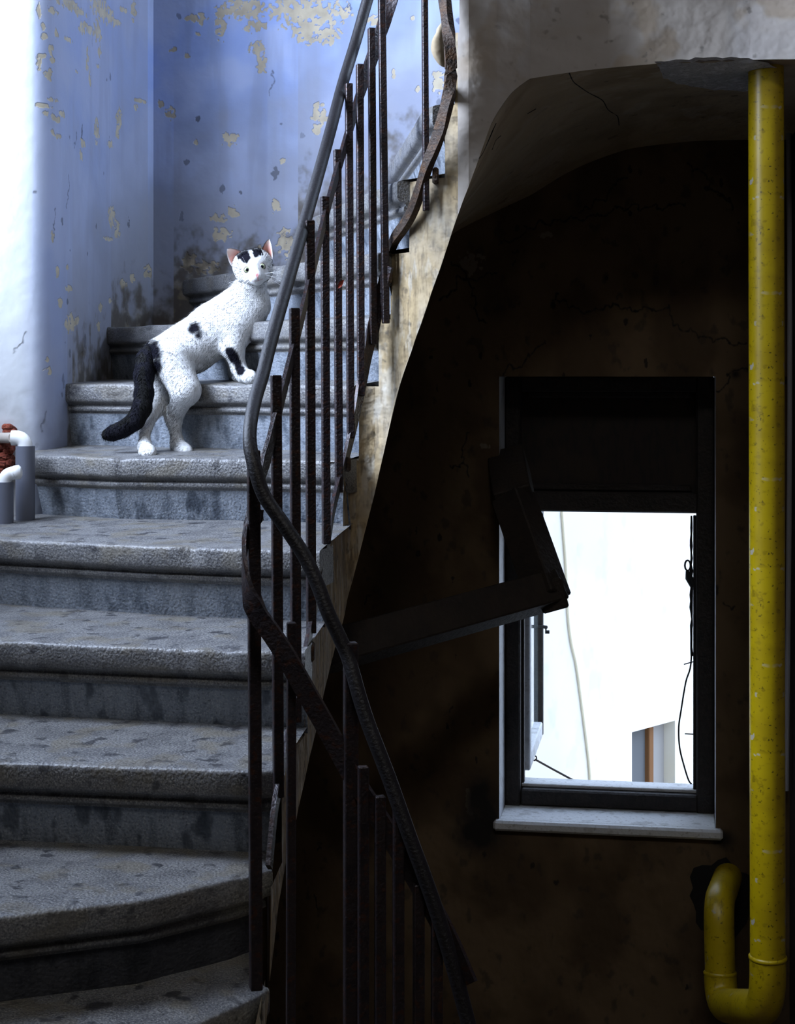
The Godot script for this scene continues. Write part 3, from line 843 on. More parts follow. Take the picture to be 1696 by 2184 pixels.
func make_room() -> void:
	WB = Transform3D(Basis(Vector3(1, 0, .165).normalized(), Vector3.UP, Vector3(-.165, 0, 1).normalized()), Vector3(-.755, 0, -5.22))
	for q in [[-1.42, 4.29], [-1.2, 4.34], [-.955, 4.40], [-.922, 4.43], [-.895, 4.50], [-.875, 4.62], [-.862, 4.8], [-.840, 5.0], [-.808, 5.12], [-.755, 5.22]]: WALLP.append(Vector2(q[0], q[1]))
	var blue := blue_wall_material()
	var low := lower_wall_material()
	# left wall
	var st := sb()
	var ob := sb()
	var s := 0.0
	for i in range(WALLP.size() - 1, 0, -1):
		var a := WALLP[i]
		var b := WALLP[i - 1]
		var s2 := s - a.distance_to(b)
		var nrm := Vector3(b.y - a.y, 0, b.x - a.x)
		nrm = Vector3(absf(nrm.x), 0, -nrm.z * signf(nrm.x) * -1.0).normalized()
		var N := 12
		for j in N:
			var y0 := lerpf(FLOOR, CEIL, float(j) / N)
			var y1 := lerpf(FLOOR, CEIL, float(j + 1) / N)
			var uvf := func(ss: float, y: float) -> Vector2: return Vector2((ss - WS0) / WSL, (WY1 - y) / WYL)
			quad_uv(st, [v3(a, y0), v3(b, y0), v3(b, y1), v3(a, y1)], [uvf.call(s, y0), uvf.call(s2, y0), uvf.call(s2, y1), uvf.call(s, y1)], Vector3(1, 0, .8), 0)
		s = s2
	# the wall nearer the viewer, the recess of the tall side window, and the outside
	for q in [[-.95, -2.6, -.95, 2.72], [-.95, 2.72, -1.42, 2.82]]:
		quad(ob, v3(Vector2(q[0], q[1]), FLOOR), v3(Vector2(q[2], q[3]), FLOOR), v3(Vector2(q[2], q[3]), CEIL), v3(Vector2(q[0], q[1]), CEIL), Vector3(1, 0, -.3))
	for y in [[FLOOR, SIDEWIN[0]], [SIDEWIN[1], CEIL]]:
		box(ob, Vector3(-1.50, (y[0] + y[1]) * .5, -3.4), Vector3(.16, y[1] - y[0], 2.1), .004)
	box(ob, Vector3(-1.50, (FLOOR + CEIL) * .5, -.1), Vector3(.16, CEIL - FLOOR, 5.5), .004)
	box(ob, Vector3(-1.50, (FLOOR + CEIL) * .5, -5.1), Vector3(.16, CEIL - FLOOR, 1.6), .004)
	box(ob, Vector3(-1.15, (FLOOR + CEIL) * .5, -5.85), Vector3(.86, CEIL - FLOOR, .16), .004)
	quad(ob, Vector3(-1.58, FLOOR, 2.6), Vector3(-.95, FLOOR, 2.6), Vector3(-.95, CEIL, 2.6), Vector3(-1.58, CEIL, 2.6), Vector3(0, 0, 1))
	var wl := Node3D.new()
	wl.name = "wall_left"; add_child(wl, true)
	struct(wl, "blue painted stairwell wall on the left, paint flaking off, brightly lit at the frame edge", "wall")
	part("painted_plaster", _uvdone(st), blue, wl)
	part("masonry", done(ob), M.lintel, wl)
	var w2 := Node3D.new()
	w2.name = "window_2"; add_child(w2, true)
	struct(w2, "tall side window beyond the left frame edge, its bright recess just visible", "window")
	for q in [[2.87, .05, 0], [3.57, .05, 0], [4.27, .05, 0], [SIDEWIN[0] + .025, 0, 1], [SIDEWIN[1] - .025, 0, 1]]:
		ob = sb()
		if q[2] == 0: box(ob, Vector3(-1.46, (SIDEWIN[0] + SIDEWIN[1]) * .5, -q[0]), Vector3(.05, SIDEWIN[1] - SIDEWIN[0], .05), .004)
		else: box(ob, Vector3(-1.46, q[0], -3.57), Vector3(.05, .05, 1.35), .004)
		part("frame_bar", done(ob), M.white, w2)
	for dd in [3.22, 3.92]:
		ob = sb()
		box(ob, Vector3(-1.46, (SIDEWIN[0] + SIDEWIN[1]) * .5, -dd), Vector3(.004, SIDEWIN[1] - SIDEWIN[0] - .1, .65), .001)
		part("pane", done(ob), M.glass, w2)
	# back wall
	var wb := Node3D.new()
	wb.name = "wall_back"; add_child(wb, true)
	wb.transform = WB
	struct(wb, "stairwell back wall, blue and flaking above the stairs, dingy cracked beige below the landing", "wall")
	var uvb := func(u: float, y: float) -> Vector2: return Vector2((u - WS0) / WSL, (WY1 - y) / WYL)
	var uvl := func(u: float, y: float) -> Vector2: return Vector2((u - LU0) / LUL, (LY1 - y) / LYL)
	var holes := [LOWWIN]
	st = sb()
	holed(st, -.02, .365, .8, CEIL, [], 0.0, Vector3.BACK, uvb)
	holed(st, .365, .755, .95, CEIL, [], 0.012, Vector3.BACK, uvb)
	quad_uv(st, [Vector3(.365, FLOOR, 0), Vector3(.365, FLOOR, .012), Vector3(.365, CEIL, .012), Vector3(.365, CEIL, 0)], [uvb.call(.365, FLOOR), uvb.call(.365, FLOOR), uvb.call(.365, CEIL), uvb.call(.365, CEIL)], Vector3.LEFT)
	holed(st, .755, .97, 1.42, CEIL, [], 0.012, Vector3.BACK, uvb)
	holed(st, .97, 2.1, 1.62, CEIL, holes, 0.012, Vector3.BACK, uvb)
	part("painted_plaster", _uvdone(st), blue, wb)
	st = sb()
	holed(st, -.02, .365, FLOOR, .8, [], 0.0, Vector3.BACK, uvl)
	holed(st, .365, .755, FLOOR, .95, [], 0.0, Vector3.BACK, uvl)
	holed(st, .755, .97, FLOOR, 1.42, [], 0.0, Vector3.BACK, uvl)
	holed(st, .97, 2.1, FLOOR, 1.62, holes, 0.0, Vector3.BACK, uvl)
	part("bare_plaster", _uvdone(st), low, wb)
	st = sb()
	holed(st, -.6, 2.5, FLOOR, CEIL, holes, -TH, Vector3.FORWARD, uvl)
	part("outer_render", done(st), M.outer, wb)
	st = sb()
	reveals(st, LOWWIN, .0, -.165)
	part("reveal", done(st), M.white, wb)
	# the rest of the shell
	st = sb()
	box(st, Vector3(-.1, FLOOR - .1, -1.2), Vector3(3.4, .2, 8.6), .002)
	struct(part("floor", done(st), M.soffit, self), "", "floor")
	# the ceiling over the stairwell, with an opening added above the viewer for the fill light
	st = sb()
	for q in [[-1.8, -.6, -5.6, 3.1], [.6, 1.6, -5.6, 3.1], [-.6, .6, -5.6, .1], [-.6, .6, 1.4, 3.1]]:
		box(st, Vector3((q[0] + q[1]) * .5, CEIL + .1, (q[2] + q[3]) * .5), Vector3(q[1] - q[0], .2, q[3] - q[2]), .001)
	struct(part("ceiling", done(st), M.lintel, self), "", "ceiling")
	var wr := Node3D.new()
	wr.name = "wall_right"; add_child(wr, true)
	wr.transform = Transform3D(Basis(Vector3.BACK, Vector3.UP, Vector3.LEFT), Vector3(1.14, 0, 0))
	struct(wr, "dark brown wall at the right frame edge behind the yellow pipe", "wall")
	st = sb()
	holed(st, -5.2, 2.6, FLOOR, 1.7, [], 0.0, Vector3.BACK, uvl)
	part("dado", done(st), M.dado, wr)
	st = sb()
	holed(st, -5.2, 2.6, 1.7, CEIL, [UPWIN], 0.0, Vector3.BACK, uvl)
	holed(st, -5.6, 2.6, FLOOR, CEIL, [UPWIN], -.3, Vector3.FORWARD, uvl)
	part("plaster", done(st), M.lintel, wr)
	st = sb()
	reveals(st, UPWIN, 0.0, -.3)
	part("reveal", done(st), M.white, wr)
	# wall behind the viewer
	st = sb()
	for z in [2.5, 2.8]: holed(st, -1.6, 1.4, FLOOR, CEIL, [], z, Vector3(0, 0, -1 if z < 2.6 else 1), uvl)
	var wf := part("wall_front", done(st), M.lintel, self)
	struct(wf, "", "wall")

func _uvdone(st: SurfaceTool) -> ArrayMesh:
	st.generate_normals()
	st.generate_tangents()
	return st.commit()

func make_window() -> void:
	var w := Node3D.new()
	w.name = "window_1"; add_child(w, true)
	w.transform = WB
	struct(w, "small window under the landing with dark frame, boarded top and casement swung outwards", "window")
	var u0: float = LOWWIN[0]
	var u1: float = LOWWIN[1]
	var y0: float = LOWWIN[2]
	var y1: float = LOWWIN[3]
	var rails := [["frame_stile", u0 + .024, (y0 + y1) * .5, .048, y1 - y0], ["frame_stile", u1 - .027, (y0 + y1) * .5, .054, y1 - y0], ["frame_rail", (u0 + u1) * .5, y0 + .03, u1 - u0 - .1, .05], ["frame_rail", (u0 + u1) * .5, y1 - .024, u1 - u0 - .1, .048], ["transom", (u0 + u1) * .5, HC - .388, u1 - u0 - .1, .062]]
	for r in rails:
		var st := sb()
		box(st, Vector3(r[1], r[2], -.195), Vector3(r[3], r[4], .07), .005)
		if r[0] == "frame_stile":   # a rebate strip inside each stile
			var sgn := 1.0 if r[1] < 1.3 else -1.0
			box(st, Vector3(r[1] + sgn * (r[3] * .5 + .004), r[2] - .2, -.212), Vector3(.010, r[4] - .45, .03), .002)
		part(r[0], done(st), M.wood, w)
	var st2 := sb()
	box(st2, Vector3((u0 + u1) * .5, y0 + .061, -.205), Vector3(u1 - u0 - .1, .010, .03), .002)
	part("rebate_strip", done(st2), M.white, w)
	st2 = sb()
	box(st2, Vector3((u0 + u1) * .5, HC - .185, -.215), Vector3(u1 - u0 - .06, .40, .012), .002)
	part("board", done(st2), M.board, w)
	# planted mouldings round the board
	st2 = sb()
	for q in [[(u0 + u1) * .5, HC - .345, .5, .02], [(u0 + u1) * .5, HC - .06, .5, .02]]:
		box(st2, Vector3(q[0], q[1], -.2), Vector3(q[2], q[3], .03), .004)
	part("moulding", done(st2), M.wood, w)
	st2 = sb()
	var sl := [Vector3(u0 - .012, y0, .0), Vector3(u1 + .018, y0, .0)]
	box(st2, Vector3((u0 + u1) * .5, y0 - .012, -.085), Vector3(u1 - u0, .03, .17), .003)
	box(st2, Vector3((u0 + u1) * .5 + .002, y0 - .012, .010), Vector3(u1 - u0 + .036, .03, .034), .007)
	part("window_sill", done(st2), M.white, w)
	st2 = sb()
	box(st2, Vector3((u0 + u1) * .5, y0 + .006, -.34), Vector3(u1 - u0, .04, .20), .004)
	part("outer_sill", done(st2), M.white, w)
	st2 = sb()
	reveals(st2, [u0, u1, y0, y1], -.23, -TH)
	part("outer_reveal", done(st2), M.white, w)
	# the casement, swung out to the left
	var a := L(1119, 1650, 5.32)
	var b := L(1148.5, 1557, 5.86)
	var dir := Vector3(b.x - a.x, 0, b.z - a.z)
	var len := dir.length()
	dir = dir.normalized()
	var bas := Basis(dir, Vector3.UP, dir.cross(Vector3.UP))
	var yb := -.385
	var yt := HC - .45
	var cs := sb()
	var mid := a + dir * len * .5
	for q in [[.024, (yb + yt) * .5, .048, yt - yb], [len * .5, yb + .026, len - .09, .052], [len * .5, yt - .026, len - .09, .052]]:
		var c := a + dir * float(q[0])
		c.y = q[1]
		box(cs, c, Vector3(q[2], q[3], .036), .004, bas)
	var sash := part("casement", done(cs), M.white, w)
	cs = sb()
	var far := a + dir * (len - .012)
	far.y = (yb + yt) * .5
	box(cs, far, Vector3(.024, yt - yb, .036), .003, bas)
	part("stile", done(cs), M.wood, sash)
	cs = sb()
	mid.y = (yb + yt) * .5
	box(cs, mid, Vector3(len - .09, yt - yb - .1, .004), .001, bas)
	part("pane", done(cs), M.glass, sash)
	cs = sb()
	tube(cs, [L(1149, 1336, 5.84), L(1160, 1337, 5.80), L(1166, 1338, 5.79)], .006, 8)
	tube(cs, [L(1163, 1348, 5.79), L(1172, 1348, 5.79)], .006, 8)
	tube(cs, [L(1164, 1335, 5.79), L(1165, 1350, 5.79)], .003, 6)
	part("handle", done(cs), M.thin_detail, sash)
	cs = sb()
	tube(cs, [L(1142, 1620, 5.6), L(1180, 1641, 5.53), L(1234, 1670, 5.44)], .0035, 8)
	var ring := []
	for i in 13: ring.append(L(1140 + 5 * cos(TAU * i / 12.0), 1617 + 5 * sin(TAU * i / 12.0), 5.6))
	tube(cs, ring, .0025, 6)
	part("hook_stay", done(cs), M.iron, w)
	# hasp, torn sealing strip and nails on the right-hand stile
	cs = sb()
	ring = []
	for i in 13: ring.append(L(1467 + 6 * cos(TAU * i / 12.0), 1206 + 11 * sin(TAU * i / 12.0), 5.11))
	tube(cs, ring, .003, 6)
	tube(cs, [L(1466, 1217, 5.11), L(1470, 1232, 5.11), L(1478, 1250, 5.115)], [.005, .012, .009], 8)
	part("hasp", done(cs), M.thin_detail, w)
	cs = sb()
	var strip := []
	var sr := []
	for i in 24:
		strip.append(L(1475 + nz.get_noise_1d(i * 30.0) * 2.5, 1100 + i * 13.0, 5.12))
		sr.append(.003 + absf(nz.get_noise_1d(i * 47.0 + 9.0)) * .006)
	tube(cs, strip, sr, 6)
	part("sealing_strip", done(cs), M.thin_detail, w)
	cs = sb()
	for q in [[1459, 1417, 1480, 1411], [1461, 1565, 1482, 1566]]: tube(cs, [L(q[0], q[1], 5.15), L(q[2], q[3], 5.15)], .0018, 6)
	part("nail", done(cs), M.thin_detail, w)
	cs = sb()
	var wire := []
	for q in [[1477, 1250], [1476, 1330], [1474, 1415], [1463, 1455], [1453, 1515], [1448, 1552], [1450, 1595], [1460, 1636], [1469, 1664], [1475, 1672]]: wire.append(L(q[0], q[1], 5.22))
	tube(cs, smooth_path(wire, 5), .0026, 7)
	part("wire", done(cs), M.thin_detail, w)

func make_court() -> void:
	var a := Vector3(-2.2, 0, 0)
	# court wall across the light well, running away to the right
	var o := Vector3(1.0417, 0, -7.5)
	var dir := Vector3(1, 0, -1.09).normalized()
	var n := dir.cross(Vector3.UP)
	if n.z < 0: n = -n
	var T := Transform3D(Basis(dir, Vector3.UP, dir.cross(Vector3.UP)), o)
	var w := Node3D.new()
	w.name = "court_wall"; add_child(w, true)
	w.transform = T
	tag(w, "bright whitewashed wall across the courtyard, seen through the open window", "wall")
	struct(w)
	var zf := signf((T.basis.z).dot(Vector3(0, 0, 1)))
	var st := sb()
	var hole := [0.0, .345, -1.9, -.726]
	var id := func(u: float, y: float) -> Vector2: return Vector2(u, y)
	holed(st, -4.4, 3.6, -3.5, 2.1, [hole], 0.0, Vector3(0, 0, zf), id)
	holed(st, -4.4, 3.6, -3.5, 2.1, [], -.3 * zf, Vector3(0, 0, -zf), id)
	part("render", done(st), M.outer, w)
	st = sb()
	reveals(st, hole, 0.0, -.07 * zf)
	part("reveal", done(st), M.outer, w)
	for q in [["shutter", .10, .20, M.shut], ["shutter", .285, .12, M.shut_pale]]:
		st = sb()
		box(st, Vector3(q[1], -1.31, -.07 * zf), Vector3(q[2], 1.18, .02), .002)
		part(q[0], done(st), q[3], w)
	st = sb()
	box(st, Vector3(.208, -1.31, -.055 * zf), Vector3(.036, 1.18, .04), .004)
	part("mullion", done(st), M.ochre, w)
	st = sb()
	box(st, Vector3(.05, -1.31, -.055 * zf), Vector3(.035, 1.2, .02), .004, Basis(Vector3(0, 0, 1), .10 * zf))
	part("slat", done(st), M.shut_pale, w)
	st = sb()
	var cb := []
	for q in [[1199, 1090], [1208, 1210], [1212, 1310], [1219, 1370], [1230, 1420], [1241, 1500], [1250, 1570], [1258, 1640], [1262, 1720]]:
		var k: float = (q[0] - CX) / F
		var d := 6.3645 / (1.0 - 1.09 * k) - .012
		cb.append(T.affine_inverse() * P(q[0], q[1], d))
	tube(st, smooth_path(cb, 4), .0055, 7)
	part("thin_detail", done(st), M.crack_cream, w)  # stands for a crack in the render, built as a raised line
	st = sb()
	box(st, Vector3(0, -3.6, -7.6), Vector3(9, .2, 5.0), .01)
	var gr := part("court_ground", done(st), M.outer, self)
	struct(gr, "", "ground")

# ---------- pipes, duct ----------
func elbow(a: Vector3, b: Vector3, c: Vector3, r: float) -> Array:
	var o := []
	var p := b + (a - b).normalized() * r
	var q := b + (c - b).normalized() * r
	for i in 9:
		var t := i / 8.0
		o.append(p.lerp(b, t).lerp(b.lerp(q, t), t))
	return o

func make_pipes() -> void:
	var r := .0432
	var top := P(1634, 60, 4.16)
	var bot := P(1638, 2150, 4.16)
	var back := P(1538, 2145, 4.62)
	var up := P(1533, 1925, 4.66)
	var wall := P(1560, 1850, 5.05)
	var g := thing("gas_pipe", "tall chipped yellow gas pipe at the right frame edge, bending back into the wall", "pipe", Vector3(bot.x, bot.y, bot.z))
	var st := sb()
	var pts := [top]
	for i in 20: pts.append(top.lerp(bot + Vector3(0, .12, 0), (i + 1) / 20.0))
	tube(st, pts, r, 28)
	part("riser_pipe", done(st), M.yellow, g, -g.position)
	st = sb()
	var el := elbow(bot + Vector3(0, .12, 0), bot - Vector3(0, .0, 0), back, .085)
	var e2 := elbow(bot, back, up, .085)
	tube(st, [bot + Vector3(0, .125, 0)] + el + e2, r * 1.03, 24)
	part("elbow", done(st), M.yellow, g, -g.position)
	st = sb()
	tube(st, [back + (up - back).normalized() * .08] + elbow(back, up, wall, .07) + [wall], r * .96, 24)
	part("branch_pipe", done(st), M.yellow, g, -g.position)
	for q in [[bot + Vector3(0, .125, 0), Vector3.UP, r * 1.09], [back + (up - back).normalized() * .085, (up - back).normalized(), r * 1.06]]:
		st = sb()
		tube(st, [q[0] - q[1] * .006, q[0] - q[1] * .003, q[0] + q[1] * .003, q[0] + q[1] * .006], [r, q[2], q[2], r], 24)
		part("weld", done(st), M.yellow, g, -g.position)
	# the broken hole the branch goes into
	var wb: Node3D = get_node("wall_back")
	st = sb()
	var c := L(1541, 1925, 4.89)
	c.z = 0.0
	var n := 26
	for i in n:
		var q := []
		for k in [i, i + 1]:
			var a: float = TAU * (k % n) / n
			var rr := 1.0 + nz.get_noise_2d(cos(a) * 22.0, sin(a) * 22.0) * .35
			q.append(c + Vector3(cos(a) * .066 * rr, sin(a) * .075 * rr, .0035))
			q.append(c + Vector3(cos(a) * .098 * rr, sin(a) * .112 * rr, .001))
		quad(st, q[0], q[2], q[3], q[1], Vector3.BACK)
		tri(st, c + Vector3(0, 0, -.001), q[0], q[2], Vector3.BACK)
	part("pipe_hole", done(st), M.dark, wb)
	# grey conduit in the corner behind the gas pipe
	st = sb()
	var cp := []
	for i in 9: cp.append(P(1681 + 4.0 * sin(i * .5), 150 + i * 192.0, 4.86))
	tube(st, cp, .0075, 10)
	var cd := part("conduit", done(st), M.conduit, self)
	tag(cd, "thin pale grey conduit running down the corner just right of the yellow gas pipe", "conduit")
	# grey waste pipes with white bends on the left wall
	var d1 := 4.17
	var w1 := thing("waste_pipe", "taller grey waste pipe with white elbow, against the riser beside the left wall", "pipe", P(54, 1112, d1), "grey pipes by the left wall")
	st = sb()
	tube(st, [P(54, 1113, d1), P(54, 1040, d1), P(54, 951, d1)], .0238, 24)
	part("sleeve", done(st), M.greypipe, w1, -w1.position)
	st = sb()
	tube(st, [P(54, 960, d1)] + elbow(P(54, 955, d1), P(53, 934, d1), P(20, 934, d1), .024) + [P(25, 934, d1)], .0188, 20)
	part("elbow", done(st), M.pvc, w1, -w1.position)
	st = sb()
	tube(st, [P(29, 934, d1), P(0, 934, d1 + .19)], .0135, 18)
	part("stub", done(st), M.stub, w1, -w1.position)
	var d2 := 4.10
	var w2 := thing("waste_pipe", "shorter grey waste pipe with white collared elbow, cut by the left frame edge", "pipe", P(8, 1120, d2), "grey pipes by the left wall")
	st = sb()
	tube(st, [P(8, 1122, d2), P(8, 1080, d2), P(8, 1028, d2)], .0235, 24)
	part("sleeve", done(st), M.greypipe, w2, -w2.position)
	st = sb()
	tube(st, [P(9, 1038, d2)] + elbow(P(9, 1034, d2), P(10, 1012, d2), P(46, 1006, d2 + .01), .02) + [P(36, 1007, d2)], .0165, 20)
	part("elbow", done(st), M.pvc, w2, -w2.position)
	st = sb()
	tube(st, [P(31, 1009, d2), P(33, 1008, d2), P(42, 1006.5, d2), P(46, 1006, d2)], [.0166, .0176, .0172, .011], 20)
	part("collar", done(st), M.pvc, w2, -w2.position)
	# bared bricks round the hole the pipes come from
	rng.seed = 12
	var br := thing("bared_brick", "patch of broken red brick bared in the left wall behind the white pipe elbows", "brickwork", P(8, 1000, 4.36))
	for q in [[20, 914, 14, 10], [24, 926, 18, 10], [6, 934, 20, 10], [4, 950, 20, 12], [20, 958, 14, 12], [3, 970, 18, 14], [17, 976, 12, 12], [6, 990, 20, 12], [24, 990, 10, 14], [2, 1004, 14, 10]]:
		st = sb()
		var pc := P(q[0], q[1], 4.37)
		box(st, pc, Vector3(q[2] * .0020, q[3] * .0018, .05), .008, Basis(Vector3(rng.randf(), rng.randf(), rng.randf()).normalized(), rng.randf_range(-.55, .55)))
		part("brick", done(st), M.brick, br, -br.position)

func make_duct() -> void:
	var a := P(700, 1390, 4.30)
	var b := P(1166, 1262, 4.72)
	var c := P(1100, 1075, 4.86)
	var e := P(1085, 985, 5.1)
	var g := thing("vent_duct", "dark boxed duct crossing the lower wall and rising at an elbow into the window", "duct", b)
	var st := sb()
	var ax := (b - a).normalized()
	var bas := Basis(ax, 0.0)
	var side := Vector3.UP.cross(ax).normalized()
	var up := ax.cross(side)
	bas = Basis(ax, (up * cos(.55) + side * sin(.55)), Vector3.ZERO)
	bas.z = bas.x.cross(bas.y)
	box(st, (a + b) * .5, Vector3(a.distance_to(b) + .06, .092, .092), .004, bas)
	part("run", done(st), M.duct, g, -g.position)
	st = sb()
	ax = (c - b).normalized()
	side = ax.cross(Vector3(0, 0, 1)).normalized()
	bas = Basis(side.rotated(ax, -.6), ax, Vector3.ZERO)
	bas.z = bas.x.cross(bas.y)
	box(st, (b + c) * .5, Vector3(.095, b.distance_to(c) + .05, .095), .004, bas)
	ax = (e - c).normalized()
	part("rising_section", done(st), M.duct, g, -g.position)
	st = sb()
	bas = Basis(side, ax, Vector3.ZERO)
	bas.z = bas.x.cross(bas.y).normalized()
	bas.x = bas.y.cross(bas.z).normalized()
	box(st, (c + e) * .5, Vector3(.11, c.distance_to(e), .1), .004, bas)
	part("upper_section", done(st), M.duct, g, -g.position)
	st = sb()
	box(st, b + Vector3(.012, -.006, .01), Vector3(.075, .085, .075), .005, Basis(Vector3(0, 0, 1), .27))
	part("elbow", done(st), M.duct, g, -g.position)

# ---------- the cat ----------
# bones: [from, to, radius from, radius to]; the field is their smooth union, meshed as surface nets
func flesh(st: SurfaceTool, bones: Array, cell: float, k: float, shade: Callable, fuzz := 0.0) -> void:
	var lo := Vector3.INF
	var hi := -Vector3.INF
	for b in bones:
		var r: float = maxf(b[2], b[3])
		for p in [b[0], b[1]]:
			lo = lo.min(p - Vector3.ONE * r)
			hi = hi.max(p + Vector3.ONE * r)
	lo -= Vector3.ONE * cell * 4.0
	hi += Vector3.ONE * cell * 4.0
	var nx := int((hi.x - lo.x) / cell) + 2
	var ny := int((hi.y - lo.y) / cell) + 2
	var nzz := int((hi.z - lo.z) / cell) + 2
	var acc := PackedFloat32Array()
	acc.resize(nx * ny * nzz)
	var pad := k * 4.0 + cell
	for b in bones:
		var a: Vector3 = b[0]
		var ba: Vector3 = b[1] - a
		var ll := maxf(ba.length_squared(), 1e-9)
		var r0: float = b[2]
		var r1: float = b[3]
		var R := Vector3.ONE * (maxf(r0, r1) + pad)
		var i0 := ((a.min(b[1]) - R - lo) / cell).max(Vector3.ZERO)
		var i1 := ((a.max(b[1]) + R - lo) / cell).min(Vector3(nx - 1, ny - 1, nzz - 1))
		for z in range(int(i0.z), int(i1.z) + 1):
			for y in range(int(i0.y), int(i1.y) + 1):
				var at := (z * ny + y) * nx
				var py := Vector3(lo.x, lo.y + y * cell, lo.z + z * cell) - a
				for x in range(int(i0.x), int(i1.x) + 1):
					var p := py
					p.x += x * cell
					var h := clampf(p.dot(ba) / ll, 0.0, 1.0)
					var d := (p - ba * h).length() - (r0 + (r1 - r0) * h)
					if d < pad: acc[at + x] += exp(-d / k)
	var vid := {}
	var verts := PackedVector3Array()
	var sxy := nx * ny
	for z in nzz - 1:
		for y in ny - 1:
			var at := (z * ny + y) * nx
			for x in nx - 1:
				var i := at + x
				var v := acc[i]
				if v < 0.02 or v > 60.0: continue
				var m := 0
				var c := [acc[i], acc[i + 1], acc[i + nx], acc[i + nx + 1], acc[i + sxy], acc[i + sxy + 1], acc[i + sxy + nx], acc[i + sxy + nx + 1]]
				for q in 8:
					if c[q] >= 1.0: m += 1
				if m == 0 or m == 8: continue
				var f := []
				for q in 8: f.append(-k * log(maxf(c[q], 1e-9)))
				var sum := Vector3.ZERO
				var n := 0
				for e in EDGES:
					var fa: float = f[e[0]]
					var fb: float = f[e[1]]
					if (fa < 0.0) != (fb < 0.0):
						var t := fa / (fa - fb)
						sum += CORN[e[0]].lerp(CORN[e[1]], t)
						n += 1
				vid[i] = verts.size()
				verts.append(lo + (Vector3(x, y, z) + sum / n) * cell)
	# a few rounds of smoothing by neighbours are not needed; faces:
	var faces := PackedInt32Array()
	var step := [1, nx, sxy]
	for i in vid:
		for ax in 3:
			var j: int = i + step[ax]
			var ia: bool = acc[i] >= 1.0
			if ia == (acc[j] >= 1.0): continue
			var u: int = step[(ax + 1) % 3]
			var w: int = step[(ax + 2) % 3]
			if not (vid.has(i - u) and vid.has(i - w) and vid.has(i - u - w)): continue
			var q := [vid[i], vid[i - u], vid[i - u - w], vid[i - w]]
			if ia: faces.append_array([q[0], q[2], q[1], q[0], q[3], q[2]])
			else: faces.append_array([q[0], q[1], q[2], q[0], q[2], q[3]])
	var nor := PackedVector3Array()
	nor.resize(verts.size())
	for t in range(0, faces.size(), 3):
		var a := verts[faces[t]]
		var nn := (verts[faces[t + 2]] - a).cross(verts[faces[t + 1]] - a)
		for q in 3: nor[faces[t + q]] += nn
	var col := PackedColorArray()
	for i in verts.size():
		nor[i] = nor[i].normalized()
		if fuzz > 0.0:
			var p := verts[i]
			verts[i] += nor[i] * (nz.get_noise_3d(p.x * 700.0 + p.y * 400.0, p.y * 350.0, p.z * 700.0)) * fuzz
		col.append(shade.call(verts[i], nor[i]))
	for t in faces:
		st.set_color(col[t])
		st.set_normal(nor[t])
		st.add_vertex(verts[t])
	skin.append([verts, nor, col])

var skin := []
const EDGES := [[0, 1], [2, 3], [4, 5], [6, 7], [0, 2], [1, 3], [4, 6], [5, 7], [0, 4], [1, 5], [2, 6], [3, 7]]
const CORN := [Vector3(0, 0, 0), Vector3(1, 0, 0), Vector3(0, 1, 0), Vector3(1, 1, 0), Vector3(0, 0, 1), Vector3(1, 0, 1), Vector3(0, 1, 1), Vector3(1, 1, 1)]
const WHITE := Color(.71, .71, .70)
const BLACK := Color(.010, .010, .012)

func blotch(p: Vector3, c: Vector3, r: Vector3, soft := .25) -> float:
	var q := (p - c) / r
	var f := nz.get_noise_3d(p.x * 420.0, p.y * 420.0, p.z * 420.0) * .35 + nz.get_noise_3d(p.x * 1400.0, p.y * 900.0, p.z * 1400.0) * .2
	return smoothstep(1.0 + soft, 1.0 - soft, q.length() + f)

func cat_body_colour(p: Vector3, n: Vector3) -> Color:
	var a := 0.0
	a = maxf(a, blotch(p, P(411, 698, 4.31), Vector3(.021, .024, .06)))
	a = maxf(a, blotch(p, P(423, 712, 4.31), Vector3(.016, .017, .05)))
	a = maxf(a, blotch(p, P(324, 752, 4.32), Vector3(.030, .036, .08), .3))
	a = maxf(a, blotch(p, P(328, 780, 4.28), Vector3(.020, .030, .05), .3))
	for i in 7:
		var q := Vector2(492, 752).lerp(Vector2(513, 790), i / 6.0)
		a = maxf(a, blotch(p, P(q.x, q.y, 4.33), Vector3(.0155, .015, .035), .15))
	var g := nz.get_noise_3d(p.x * 160.0, p.y * 160.0, p.z * 160.0)
	return WHITE.darkened(.06 + .06 * g).lerp(BLACK, a)

